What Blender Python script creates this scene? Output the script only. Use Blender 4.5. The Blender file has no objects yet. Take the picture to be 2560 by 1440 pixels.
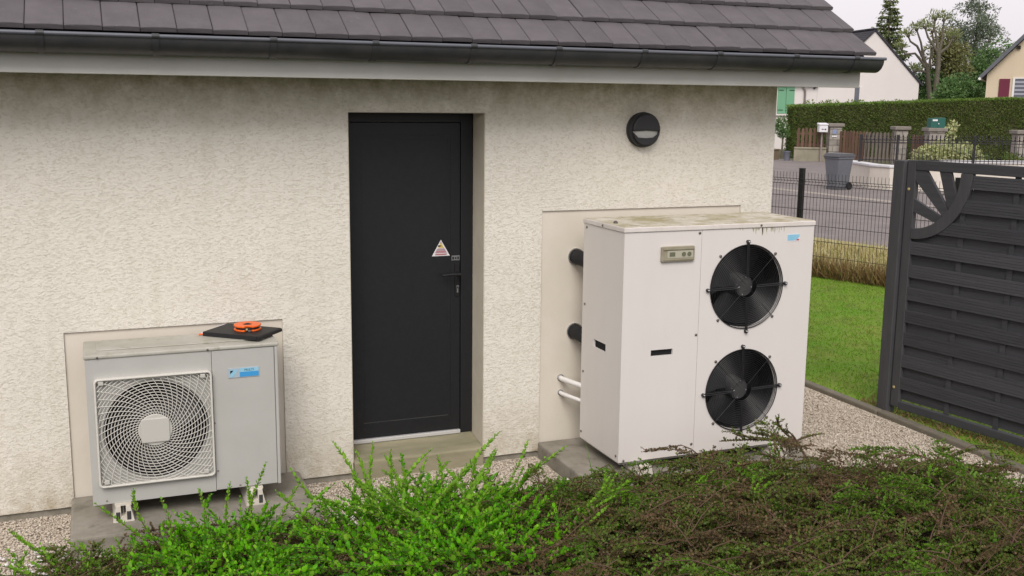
import bpy, math, random
import numpy as np
from mathutils import Vector, Matrix
R = math.radians
random.seed(7)
rng = np.random.default_rng(11)
SC = bpy.context.scene
COL = SC.collection

# ------------------------------------------------------------------ camera, sky, sun, exposure
cam_d = bpy.data.cameras.new('camera')
cam = bpy.data.objects.new('camera', cam_d)
COL.objects.link(cam)
cam_d.sensor_width = 36.0
cam_d.lens = 36.99
cam_d.clip_start = 0.05
cam_d.clip_end = 2000
_r = Vector((0.92917859, -0.36948347, 0.01044588))
_u = Vector((0.05456801, 0.16506889, 0.98477134))
_f = Vector((0.36558102, 0.91445843, -0.17354046))
cam.matrix_world = Matrix(((_r.x, _u.x, -_f.x, 0.0), (_r.y, _u.y, -_f.y, -5.8833), (_r.z, _u.z, -_f.z, 2.2165), (0, 0, 0, 1)))
SC.camera = cam

SUN_EL, SUN_AZ = 44.0, 205.0          # azimuth clockwise from +y
W = bpy.data.worlds.new('World')
SC.world = W
W.use_nodes = True
nt = W.node_tree
nt.nodes.clear()
sky = nt.nodes.new('ShaderNodeTexSky')
sky.sky_type = 'NISHITA'
sky.sun_disc = False
sky.sun_elevation = R(SUN_EL)
sky.sun_rotation = R(SUN_AZ)
sky.air_density = 1.0
sky.dust_density = 3.0
hs = nt.nodes.new('ShaderNodeHueSaturation')
hs.inputs['Saturation'].default_value = 0.10
mixc = nt.nodes.new('ShaderNodeMix')
mixc.data_type = 'RGBA'
mixc.inputs[0].default_value = 0.72
mixc.inputs[7].default_value = (5.4, 5.0, 5.3, 1)      # even pale cloud layer
bg = nt.nodes.new('ShaderNodeBackground')
bg.inputs['Strength'].default_value = 0.115
wo = nt.nodes.new('ShaderNodeOutputWorld')
nt.links.new(sky.outputs[0], hs.inputs['Color'])
nt.links.new(hs.outputs[0], mixc.inputs[6])
nt.links.new(mixc.outputs[2], bg.inputs['Color'])
nt.links.new(bg.outputs[0], wo.inputs['Surface'])

sun_d = bpy.data.lights.new('sun', 'SUN')
sun_d.energy = 1.4
sun_d.angle = R(32)
sun_d.color = (1.0, 0.95, 0.88)
sun = bpy.data.objects.new('sun', sun_d)
COL.objects.link(sun)
_az, _el = R(SUN_AZ), R(SUN_EL)
_dir = Vector((math.sin(_az) * math.cos(_el), math.cos(_az) * math.cos(_el), math.sin(_el)))
sun.rotation_euler = _dir.to_track_quat('Z', 'Y').to_euler()

SC.view_settings.view_transform = 'Standard'
SC.view_settings.look = 'None'
SC.view_settings.gamma = 1.0
SC.view_settings.use_curve_mapping = False
SC.view_settings.exposure = 0.66

# ------------------------------------------------------------------ materials
def mat(name, col, rough=0.6, col2=None, vscale=4.0, vdet=6.0, lo=0.35, hi=0.7, bump=0.0, bscale=80.0, bdist=0.004,
        spec=0.3, metal=0.0, stretch=(1, 1, 1), spots=None, objvar=0.0):
    m = bpy.data.materials.new(name)
    m.use_nodes = True
    n, l = m.node_tree.nodes, m.node_tree.links
    b = n['Principled BSDF']
    b.inputs['Base Color'].default_value = (*col, 1)
    b.inputs['Roughness'].default_value = rough
    b.inputs['Specular IOR Level'].default_value = spec
    b.inputs['Metallic'].default_value = metal
    tc = n.new('ShaderNodeTexCoord')
    mp = n.new('ShaderNodeMapping')
    mp.inputs['Scale'].default_value = stretch
    l.new(tc.outputs['Object'], mp.inputs['Vector'])
    if objvar > 0:
        oi0 = n.new('ShaderNodeObjectInfo')
        sc0 = n.new('ShaderNodeVectorMath')
        sc0.operation = 'SCALE'
        sc0.inputs[0].default_value = (13.0, 7.0, 9.0)
        l.new(oi0.outputs['Random'], sc0.inputs['Scale'])
        l.new(sc0.outputs[0], mp.inputs['Location'])
    last = None
    if col2 is not None:
        t = n.new('ShaderNodeTexNoise')
        t.inputs['Scale'].default_value = vscale
        t.inputs['Detail'].default_value = vdet
        t.inputs['Roughness'].default_value = 0.65
        l.new(mp.outputs[0], t.inputs['Vector'])
        mr = n.new('ShaderNodeMapRange')
        mr.inputs['From Min'].default_value = lo
        mr.inputs['From Max'].default_value = hi
        l.new(t.outputs['Fac'], mr.inputs['Value'])
        mx = n.new('ShaderNodeMix')
        mx.data_type = 'RGBA'
        mx.inputs[6].default_value = (*col, 1)
        mx.inputs[7].default_value = (*col2, 1)
        l.new(mr.outputs[0], mx.inputs[0])
        last = mx.outputs[2]
        l.new(last, b.inputs['Base Color'])
    if spots is not None:      # (colour, scale, lo, hi): a second, finer layer of dirt
        t = n.new('ShaderNodeTexNoise')
        t.inputs['Scale'].default_value = spots[1]
        t.inputs['Detail'].default_value = 8
        t.inputs['Roughness'].default_value = 0.7
        l.new(mp.outputs[0], t.inputs['Vector'])
        mr = n.new('ShaderNodeMapRange')
        mr.inputs['From Min'].default_value = spots[2]
        mr.inputs['From Max'].default_value = spots[3]
        l.new(t.outputs['Fac'], mr.inputs['Value'])
        mx = n.new('ShaderNodeMix')
        mx.data_type = 'RGBA'
        if last is not None:
            l.new(last, mx.inputs[6])
        else:
            mx.inputs[6].default_value = (*col, 1)
        mx.inputs[7].default_value = (*spots[0], 1)
        l.new(mr.outputs[0], mx.inputs[0])
        l.new(mx.outputs[2], b.inputs['Base Color'])
    if objvar > 0:             # every piece a little lighter or darker than its neighbour
        oi = n.new('ShaderNodeObjectInfo')
        mr = n.new('ShaderNodeMapRange')
        mr.inputs['To Min'].default_value = 1 - objvar
        mr.inputs['To Max'].default_value = 1 + objvar
        l.new(oi.outputs['Random'], mr.inputs['Value'])
        hv = n.new('ShaderNodeHueSaturation')
        l.new(mr.outputs[0], hv.inputs['Value'])
        src = b.inputs['Base Color'].links[0].from_socket if b.inputs['Base Color'].links else None
        if src is not None: l.new(src, hv.inputs['Color'])
        else: hv.inputs['Color'].default_value = (*col, 1)
        l.new(hv.outputs[0], b.inputs['Base Color'])
    if bump > 0:
        t = n.new('ShaderNodeTexNoise')
        t.inputs['Scale'].default_value = bscale
        t.inputs['Detail'].default_value = 5
        l.new(mp.outputs[0], t.inputs['Vector'])
        bp = n.new('ShaderNodeBump')
        bp.inputs['Strength'].default_value = bump
        bp.inputs['Distance'].default_value = bdist
        l.new(t.outputs['Fac'], bp.inputs['Height'])
        l.new(bp.outputs[0], b.inputs['Normal'])
    return m

def leafmat(name, cols, trans=0.3, rough=0.5):
    """foliage: hue of each single leaf drawn at random from cols"""
    m = bpy.data.materials.new(name)
    m.use_nodes = True
    n, l = m.node_tree.nodes, m.node_tree.links
    n.clear()
    out = n.new('ShaderNodeOutputMaterial')
    ge = n.new('ShaderNodeNewGeometry')
    rp = n.new('ShaderNodeValToRGB')
    e = rp.color_ramp.elements
    e[0].position, e[0].color = 0.0, (*cols[0], 1)
    e[1].position, e[1].color = 1.0, (*cols[-1], 1)
    for i, c in enumerate(cols[1:-1]):
        k = e.new((i + 1) / (len(cols) - 1))
        k.color = (*c, 1)
    l.new(ge.outputs['Random Per Island'], rp.inputs['Fac'])
    b = n.new('ShaderNodeBsdfPrincipled')
    b.inputs['Roughness'].default_value = rough
    b.inputs['Specular IOR Level'].default_value = 0.25
    l.new(rp.outputs[0], b.inputs['Base Color'])
    tr = n.new('ShaderNodeBsdfTranslucent')
    l.new(rp.outputs[0], tr.inputs['Color'])
    mx = n.new('ShaderNodeMixShader')
    mx.inputs[0].default_value = trans
    l.new(b.outputs[0], mx.inputs[1])
    l.new(tr.outputs[0], mx.inputs[2])
    l.new(mx.outputs[0], out.inputs['Surface'])
    return m

def roughcast(name, c1, c2, c3):
    """scraped roughcast render: flattened plaster crumbs with pits between"""
    m = bpy.data.materials.new(name)
    m.use_nodes = True
    n, l = m.node_tree.nodes, m.node_tree.links
    b = n['Principled BSDF']
    b.inputs['Roughness'].default_value = 0.9
    b.inputs['Specular IOR Level'].default_value = 0.15
    tc = n.new('ShaderNodeTexCoord')
    mp = n.new('ShaderNodeMapping')
    mp.inputs['Scale'].default_value = (0.85, 1, 1.2)
    l.new(tc.outputs['Object'], mp.inputs['Vector'])
    wn_ = n.new('ShaderNodeTexNoise')         # warp, so that the flakes are ragged
    wn_.inputs['Scale'].default_value = 85
    wn_.inputs['Detail'].default_value = 3
    l.new(mp.outputs[0], wn_.inputs['Vector'])
    wv = n.new('ShaderNodeVectorMath')
    wv.operation = 'MULTIPLY_ADD'
    wv.inputs[1].default_value = (0.016, 0.016, 0.016)
    l.new(wn_.outputs['Color'], wv.inputs[0])
    l.new(mp.outputs[0], wv.inputs[2])
    hs_ = []
    for sc_ in (84, 190):
        v = n.new('ShaderNodeTexVoronoi')
        v.feature = 'SMOOTH_F1'
        v.inputs['Scale'].default_value = sc_
        v.inputs['Smoothness'].default_value = 0.22
        l.new(wv.outputs[0], v.inputs['Vector'])
        se = n.new('ShaderNodeSeparateColor')
        l.new(v.outputs['Color'], se.inputs[0])
        hs_.append(se.outputs[0])
    f = n.new('ShaderNodeMath')
    f.operation = 'MULTIPLY_ADD'
    f.inputs[1].default_value = 0.45
    l.new(hs_[1], f.inputs[0])
    l.new(hs_[0], f.inputs[2])
    pl = n.new('ShaderNodeMapRange')
    pl.inputs['From Min'].default_value = 0.22
    pl.inputs['From Max'].default_value = 0.62
    l.new(f.outputs[0], pl.inputs['Value'])
    bp = n.new('ShaderNodeBump')
    bp.inputs['Strength'].default_value = 0.6
    bp.inputs['Distance'].default_value = 0.0046
    l.new(f.outputs[0], bp.inputs['Height'])
    l.new(bp.outputs[0], b.inputs['Normal'])
    # weathering: broad mottling
    g = n.new('ShaderNodeTexNoise')
    g.inputs['Scale'].default_value = 2.2
    g.inputs['Detail'].default_value = 9
    g.inputs['Roughness'].default_value = 0.7
    l.new(tc.outputs['Object'], g.inputs['Vector'])
    mr = n.new('ShaderNodeMapRange')
    mr.inputs['From Min'].default_value = 0.38
    mr.inputs['From Max'].default_value = 0.68
    l.new(g.outputs['Fac'], mr.inputs['Value'])
    m1 = n.new('ShaderNodeMix')
    m1.data_type = 'RGBA'
    m1.inputs[6].default_value = (*c1, 1)
    m1.inputs[7].default_value = (*c2, 1)
    l.new(mr.outputs[0], m1.inputs[0])
    m2 = n.new('ShaderNodeMix')
    m2.data_type = 'RGBA'
    m2.inputs[6].default_value = (*c3, 1)
    l.new(m1.outputs[2], m2.inputs[7])
    l.new(pl.outputs[0], m2.inputs[0])  # low flakes go darker: shade of the pits put into the colour
    # algae streaks that grow in ragged patches high on the wall
    sx = n.new('ShaderNodeSeparateXYZ')
    l.new(tc.outputs['Object'], sx.inputs[0])
    hz = n.new('ShaderNodeMapRange')
    hz.inputs['From Min'].default_value = 2.02
    hz.inputs['From Max'].default_value = 2.36
    l.new(sx.outputs['Z'], hz.inputs['Value'])
    a = n.new('ShaderNodeTexNoise')
    a.inputs['Scale'].default_value = 9
    a.inputs['Detail'].default_value = 9
    a.inputs['Roughness'].default_value = 0.75
    l.new(tc.outputs['Object'], a.inputs['Vector'])
    ar = n.new('ShaderNodeMapRange')
    ar.inputs['From Min'].default_value = 0.36
    ar.inputs['From Max'].default_value = 0.66
    l.new(a.outputs['Fac'], ar.inputs['Value'])
    mu = n.new('ShaderNodeMath')
    mu.operation = 'MULTIPLY'
    l.new(hz.outputs[0], mu.inputs[0])
    l.new(ar.outputs[0], mu.inputs[1])
    m3 = n.new('ShaderNodeMix')
    m3.data_type = 'RGBA'
    m3.inputs[7].default_value = (0.30, 0.27, 0.15, 1)
    l.new(m2.outputs[2], m3.inputs[6])
    l.new(mu.outputs[0], m3.inputs[0])
    # rain-splash dirt in ragged patches near the ground
    hz2 = n.new('ShaderNodeMapRange')
    hz2.inputs['From Min'].default_value = 0.42
    hz2.inputs['From Max'].default_value = 0.04
    l.new(sx.outputs['Z'], hz2.inputs['Value'])
    mu2 = n.new('ShaderNodeMath')
    mu2.operation = 'MULTIPLY'
    l.new(hz2.outputs[0], mu2.inputs[0])
    l.new(ar.outputs[0], mu2.inputs[1])
    m4 = n.new('ShaderNodeMix')
    m4.data_type = 'RGBA'
    m4.inputs[7].default_value = (0.42, 0.36, 0.26, 1)
    l.new(m3.outputs[2], m4.inputs[6])
    l.new(mu2.outputs[0], m4.inputs[0])
    # faint vertical rain streaks
    mp2 = n.new('ShaderNodeMapping')
    mp2.inputs['Scale'].default_value = (7, 1, 0.35)
    l.new(tc.outputs['Object'], mp2.inputs['Vector'])
    st = n.new('ShaderNodeTexNoise')
    st.inputs['Scale'].default_value = 1.6
    st.inputs['Detail'].default_value = 6
    l.new(mp2.outputs[0], st.inputs['Vector'])
    sr = n.new('ShaderNodeMapRange')
    sr.inputs['From Min'].default_value = 0.52
    sr.inputs['From Max'].default_value = 0.75
    sr.inputs['To Max'].default_value = 0.22
    l.new(st.outputs['Fac'], sr.inputs['Value'])
    m5 = n.new('ShaderNodeMix')
    m5.data_type = 'RGBA'
    m5.inputs[7].default_value = (0.52, 0.49, 0.39, 1)
    l.new(m4.outputs[2], m5.inputs[6])
    l.new(sr.outputs[0], m5.inputs[0])
    l.new(m5.outputs[2], b.inputs['Base Color'])
    return m

M = {}
M['roughcast'] = roughcast('roughcast_render', (0.745, 0.71, 0.635), (0.69, 0.66, 0.58), (0.62, 0.58, 0.495))
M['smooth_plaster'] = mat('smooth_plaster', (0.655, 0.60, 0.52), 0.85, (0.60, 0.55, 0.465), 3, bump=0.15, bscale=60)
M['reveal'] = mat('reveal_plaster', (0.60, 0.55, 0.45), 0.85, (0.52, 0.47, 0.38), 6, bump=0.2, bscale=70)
M['concrete'] = mat('concrete', (0.29, 0.265, 0.225), 0.9, (0.19, 0.175, 0.14), 5, bump=0.4, bscale=50, spots=((0.13, 0.12, 0.09), 9, 0.52, 0.75))
M['sill_concrete'] = mat('sill_concrete', (0.31, 0.28, 0.19), 0.9, (0.20, 0.19, 0.12), 5, bump=0.3, bscale=60, stretch=(0.5, 2, 2))
M['edging'] = mat('edging_concrete', (0.19, 0.165, 0.13), 0.92, (0.12, 0.11, 0.085), 4, bump=0.3, bscale=60)
M['anthracite'] = mat('anthracite_door_paint', (0.0115, 0.0122, 0.0140), 0.45, (0.0150, 0.0156, 0.0175), 30, bump=0.08, bscale=400, spec=0.35)
M['tile'] = mat('roof_tile_concrete', (0.094, 0.085, 0.091), 0.8, (0.120, 0.109, 0.115), 6, bump=0.25, bscale=120, spec=0.3, spots=((0.17, 0.165, 0.13), 30, 0.62, 0.78), objvar=0.06)
M['tile_edge'] = mat('roof_underlay', (0.02, 0.019, 0.016), 0.9)
M['gutter'] = mat('gutter_zinc', (0.028, 0.03, 0.033), 0.45, (0.05, 0.05, 0.05), 7, spec=0.5)
M['bead'] = mat('gutter_bead', (0.11, 0.12, 0.145), 0.4, (0.10, 0.105, 0.12), 9, spec=0.5)
M['fascia'] = mat('fascia_pvc', (0.62, 0.615, 0.58), 0.5, (0.55, 0.545, 0.50), 3, spec=0.4)
M['pvc'] = mat('white_pvc', (0.72, 0.70, 0.68), 0.45)
M['steel'] = mat('brushed_steel', (0.42, 0.42, 0.43), 0.35, metal=0.9)
M['alu'] = mat('threshold_alu', (0.62, 0.61, 0.60), 0.4, metal=0.3)
M['black'] = mat('black_plastic', (0.012, 0.012, 0.013), 0.5)
M['rubber'] = mat('pipe_rubber', (0.012, 0.012, 0.014), 0.75, (0.02, 0.02, 0.02), 20, bump=0.3, bscale=60)
M['dark'] = mat('dark_interior', (0.009, 0.009, 0.010), 0.8)
M['beige_metal'] = mat('grey_beige_enamel', (0.45, 0.445, 0.42), 0.42, (0.415, 0.41, 0.385), 4, spec=0.4, bump=0.03, bscale=500)
M['beige_top'] = mat('weathered_lid', (0.45, 0.435, 0.39), 0.55, (0.35, 0.34, 0.285), 5, spots=((0.27, 0.26, 0.19), 13, 0.56, 0.75))
M['grille'] = mat('grille_plastic', (0.62, 0.60, 0.55), 0.45, (0.56, 0.54, 0.49), 8)
M['hub'] = mat('grille_hub_plastic', (0.50, 0.485, 0.445), 0.45)
M['white_metal'] = mat('white_enamel', (0.675, 0.64, 0.612), 0.4, (0.65, 0.613, 0.585), 2.5, spec=0.4, bump=0.02, bscale=400, stretch=(1.5, 1.5, 0.6), spots=((0.61, 0.565, 0.53), 5, 0.60, 0.85))
M['white_top'] = mat('mossy_white_lid', (0.62, 0.58, 0.51), 0.7, (0.37, 0.33, 0.20), 4.5, lo=0.40, hi=0.62, spots=((0.24, 0.20, 0.10), 16, 0.50, 0.72), bump=0.2, bscale=60)
M['lid_edge'] = mat('stained_lid_edge', (0.69, 0.645, 0.62), 0.5, (0.60, 0.555, 0.50), 6, spots=((0.36, 0.33, 0.22), 12, 0.6, 0.74), stretch=(1, 1, 0.4))
M['moss'] = mat('moss_streak', (0.42, 0.40, 0.27), 0.9, (0.54, 0.51, 0.41), 30)
M['guard'] = mat('black_wire_guard', (0.013, 0.013, 0.014), 0.38, spec=0.5)
M['blade'] = mat('fan_blade', (0.008, 0.0083, 0.0095), 0.48, (0.015, 0.0155, 0.017), 6, spec=0.45)
M['motor'] = mat('motor_cap', (0.04, 0.04, 0.041), 0.5, (0.06, 0.06, 0.06), 18, spec=0.4)
M['screw'] = mat('screw_head', (0.16, 0.14, 0.13), 0.45, metal=0.6)
M['disp_frame'] = mat('display_cover', (0.33, 0.30, 0.22), 0.35, (0.24, 0.215, 0.15), 14, spec=0.5)
M['disp_in'] = mat('display_face', (0.42, 0.40, 0.31), 0.4)
M['lcd'] = mat('display_screen', (0.14, 0.145, 0.10), 0.25)
M['badge_blue'] = mat('badge_blue', (0.055, 0.30, 0.62), 0.35)
M['badge_sky'] = mat('badge_pale_blue', (0.22, 0.50, 0.68), 0.35, (0.33, 0.54, 0.66), 20)
M['badge_grey'] = mat('badge_silver', (0.36, 0.44, 0.50), 0.35)
M['badge_white'] = mat('badge_white', (0.72, 0.70, 0.70), 0.4)
M['ink'] = mat('dark_print', (0.012, 0.014, 0.02), 0.5)
M['red_ink'] = mat('red_print', (0.55, 0.10, 0.10), 0.5)
M['pink_print'] = mat('pinkish_print', (0.40, 0.30, 0.33), 0.5)
M['yellow'] = mat('yellow_print', (0.62, 0.48, 0.13), 0.5)
M['gold'] = mat('gilded_screw_cap', (0.45, 0.36, 0.16), 0.5)
M['notebook'] = mat('notebook_cover', (0.013, 0.013, 0.014), 0.55, (0.018, 0.018, 0.019), 50, bump=0.1, bscale=500)
M['paper'] = mat('paper', (0.72, 0.68, 0.76), 0.8)
M['orange'] = mat('orange_plastic', (0.80, 0.13, 0.012), 0.38, spec=0.5)
M['screen_wood'] = mat('grey_painted_wood', (0.050, 0.051, 0.056), 0.75, (0.070, 0.070, 0.076), 3.0, stretch=(0.6, 8, 14), bump=0.5, bscale=14, spec=0.25, spots=((0.033, 0.033, 0.034), 6, 0.5, 0.75), objvar=0.16)
M['screen_post'] = mat('grey_painted_post', (0.055, 0.055, 0.059), 0.7, (0.071, 0.070, 0.074), 4, stretch=(6, 6, 0.8), bump=0.4, bscale=16, spec=0.25)
M['wire'] = mat('green_black_wire', (0.02, 0.021, 0.02), 0.5)
M['asphalt'] = mat('asphalt', (0.175, 0.155, 0.150), 0.92, (0.225, 0.20, 0.19), 0.9, bump=0.3, bscale=120, spots=((0.13, 0.118, 0.115), 3.0, 0.52, 0.75))
M['strip'] = mat('pale_gutter_strip', (0.34, 0.30, 0.26), 0.9, (0.27, 0.24, 0.21), 2)
M['seam'] = mat('asphalt_seam', (0.25, 0.225, 0.20), 0.9, (0.19, 0.17, 0.16), 2)
M['earth'] = mat('meadow_earth', (0.06, 0.075, 0.03), 0.95, (0.09, 0.085, 0.05), 1.0, bump=0.4, bscale=30)
M['lawn_soil'] = mat('lawn_base', (0.10, 0.22, 0.012), 0.95, (0.20, 0.22, 0.04), 2.0, spots=((0.055, 0.10, 0.015), 4.0, 0.5, 0.72), bump=0.5, bscale=60)
M['verge'] = mat('verge_earth', (0.40, 0.35, 0.19), 0.95, (0.24, 0.23, 0.09), 3.0, bump=0.5, bscale=40)
M['soil'] = mat('bed_soil', (0.022, 0.016, 0.011), 0.95, (0.035, 0.025, 0.016), 8.0, bump=0.6, bscale=60)
M['pebble'] = mat('white_pebble', (0.56, 0.49, 0.43), 0.85, (0.43, 0.36, 0.30), 40)
M['bark'] = mat('bark', (0.10, 0.085, 0.065), 0.9, (0.15, 0.13, 0.10), 6, bump=0.5, bscale=20)
M['bark_pale'] = mat('pale_bark', (0.15, 0.13, 0.10), 0.9, (0.10, 0.09, 0.065), 3, bump=0.4, bscale=12)
M['twig'] = mat('brown_twig', (0.09, 0.055, 0.036), 0.85)
M['twig_green'] = mat('young_stem', (0.11, 0.085, 0.03), 0.8)
M['house_white'] = mat('white_house_render', (0.70, 0.655, 0.635), 0.9, (0.66, 0.615, 0.595), 0.6, bump=0.1, bscale=8)
M['house_cream'] = mat('cream_house_render', (0.62, 0.52, 0.38), 0.9, (0.58, 0.48, 0.35), 0.6)
M['slate'] = mat('slate_roof', (0.035, 0.034, 0.042), 0.75, (0.05, 0.048, 0.055), 2.0, bump=0.5, bscale=6)
M['slate_pale'] = mat('grey_slate_roof', (0.13, 0.135, 0.15), 0.75, (0.10, 0.105, 0.12), 2.0)
M['mint'] = mat('mint_paint', (0.16, 0.36, 0.22), 0.6)
M['burgundy'] = mat('burgundy_paint', (0.14, 0.022, 0.045), 0.6)
M['zincpipe'] = mat('weathered_zinc', (0.24, 0.20, 0.19), 0.6)
M['glass'] = mat('dark_window_glass', (0.12, 0.125, 0.15), 0.1, spec=0.6)
M['stone'] = mat('pillar_stone', (0.33, 0.30, 0.265), 0.9, (0.23, 0.21, 0.18), 4, bump=0.6, bscale=16, objvar=0.2)
M['stone_cap'] = mat('pillar_capstone', (0.24, 0.215, 0.19), 0.9, (0.17, 0.155, 0.135), 4, bump=0.5, bscale=16)
M['fence_wood'] = mat('weathered_picket_wood', (0.15, 0.085, 0.06), 0.85, (0.10, 0.06, 0.045), 4, stretch=(5, 5, 0.6), objvar=0.2)
M['grey_wood'] = mat('greyed_picket_wood', (0.18, 0.155, 0.13), 0.85, (0.10, 0.085, 0.07), 4, stretch=(5, 5, 0.6))
M['lowwall'] = mat('lichen_wall', (0.30, 0.275, 0.21), 0.9, (0.21, 0.19, 0.14), 3)
M['brown_wall'] = mat('brown_planter', (0.21, 0.16, 0.11), 0.9, (0.15, 0.12, 0.08), 3)
M['garden_wall'] = mat('white_garden_wall', (0.62, 0.57, 0.51), 0.9, (0.54, 0.49, 0.43), 2, bump=0.3, bscale=12, spots=((0.35, 0.33, 0.22), 4, 0.6, 0.8))
M['coping'] = mat('white_coping', (0.62, 0.61, 0.63), 0.8, (0.52, 0.51, 0.52), 4)
M['iron'] = mat('wrought_iron', (0.022, 0.02, 0.024), 0.55)
M['bin'] = mat('grey_bin_plastic', (0.115, 0.12, 0.135), 0.5, (0.14, 0.145, 0.16), 3)
M['bin_lid'] = mat('dark_bin_lid', (0.075, 0.075, 0.082), 0.5)
M['mailwhite'] = mat('white_mailbox_paint', (0.68, 0.67, 0.69), 0.5)
M['mailgreen'] = mat('green_mailbox_paint', (0.022, 0.105, 0.085), 0.5)
M['plaque'] = mat('blue_plaque', (0.22, 0.26, 0.40), 0.5)
M['sheet'] = mat('grey_ground_sheet', (0.26, 0.255, 0.255), 0.7, (0.18, 0.175, 0.175), 12, bump=0.4, bscale=30)
M['mulch'] = mat('bark_mulch', (0.075, 0.045, 0.042), 0.95, (0.05, 0.03, 0.028), 20, bump=0.8, bscale=40)
M['lamp_body'] = mat('dark_lamp_body', (0.03, 0.03, 0.032), 0.5)
M['lamp_glass'] = mat('frosted_lamp_glass', (0.40, 0.40, 0.38), 0.4)
M['foot'] = mat('white_mount', (0.66, 0.62, 0.56), 0.55, (0.5, 0.46, 0.38), 14)
M['curtain'] = mat('curtain', (0.36, 0.36, 0.42), 0.8)
M['pot'] = mat('grey_bucket', (0.15, 0.155, 0.19), 0.6)

M['lf_green'] = leafmat('shrub_leaf', [(0.08, 0.28, 0.008), (0.18, 0.50, 0.010), (0.13, 0.46, 0.006), (0.27, 0.55, 0.025), (0.06, 0.20, 0.012), (0.15, 0.48, 0.008), (0.22, 0.38, 0.03), (0.10, 0.38, 0.01), (0.05, 0.16, 0.015)], 0.40)
M['lf_tip'] = leafmat('shrub_young_leaf', [(0.21, 0.44, 0.03), (0.17, 0.40, 0.022), (0.28, 0.50, 0.05), (0.13, 0.30, 0.03)], 0.35)
M['lf_carpet'] = leafmat('carpet_leaf', [(0.07, 0.115, 0.014), (0.12, 0.085, 0.032), (0.095, 0.16, 0.018), (0.075, 0.125, 0.016), (0.14, 0.10, 0.04), (0.12, 0.19, 0.026), (0.06, 0.095, 0.016), (0.09, 0.15, 0.018)], 0.2)
M['lf_carpet_b'] = leafmat('carpet_russet_leaf', [(0.14, 0.085, 0.048), (0.09, 0.075, 0.028), (0.18, 0.105, 0.060), (0.075, 0.095, 0.022), (0.125, 0.07, 0.043), (0.11, 0.10, 0.036)], 0.2)
M['lf_carpet_g'] = leafmat('carpet_green_leaf', [(0.075, 0.16, 0.014), (0.12, 0.24, 0.016), (0.08, 0.13, 0.02)], 0.3)
M['lf_grass'] = leafmat('grass_blade', [(0.10, 0.26, 0.010), (0.15, 0.31, 0.014), (0.19, 0.29, 0.03), (0.12, 0.28, 0.010), (0.26, 0.27, 0.07)], 0.25)
M['lf_weed'] = leafmat('weed_leaf', [(0.10, 0.27, 0.025), (0.13, 0.31, 0.035)], 0.35)
M['lf_dry'] = leafmat('dry_stalk', [(0.46, 0.40, 0.20), (0.36, 0.29, 0.12), (0.54, 0.49, 0.27), (0.22, 0.25, 0.06)], 0.25)
M['lf_russet'] = leafmat('russet_stalk', [(0.24, 0.14, 0.05), (0.13, 0.085, 0.045), (0.34, 0.24, 0.10), (0.12, 0.13, 0.035)], 0.2)
M['lf_hedge'] = leafmat('hedge_leaf', [(0.060, 0.115, 0.020), (0.095, 0.15, 0.028), (0.12, 0.14, 0.036), (0.078, 0.10, 0.024)], 0.2)
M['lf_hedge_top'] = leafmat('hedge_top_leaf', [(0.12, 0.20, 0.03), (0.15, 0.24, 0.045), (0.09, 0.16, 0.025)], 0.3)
M['lf_conifer'] = leafmat('conifer_needle', [(0.075, 0.115, 0.04), (0.12, 0.155, 0.05), (0.16, 0.18, 0.07), (0.06, 0.095, 0.035)], 0.2)
M['lf_mid'] = leafmat('broad_leaf', [(0.085, 0.17, 0.06), (0.12, 0.215, 0.07), (0.10, 0.19, 0.055), (0.16, 0.24, 0.095)], 0.25)
M['lf_blue'] = leafmat('grey_green_leaf', [(0.14, 0.185, 0.12), (0.18, 0.215, 0.15), (0.11, 0.155, 0.08)], 0.25)
M['lf_olive'] = leafmat('olive_leaf', [(0.17, 0.18, 0.07), (0.21, 0.20, 0.08), (0.13, 0.155, 0.055)], 0.25)
M['lf_pollard'] = leafmat('pollard_shoot', [(0.24, 0.28, 0.11), (0.29, 0.32, 0.15), (0.19, 0.23, 0.08)], 0.3)
M['lf_var'] = leafmat('variegated_leaf', [(0.50, 0.50, 0.26), (0.40, 0.42, 0.20), (0.24, 0.30, 0.10), (0.56, 0.55, 0.33)], 0.25)

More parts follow.
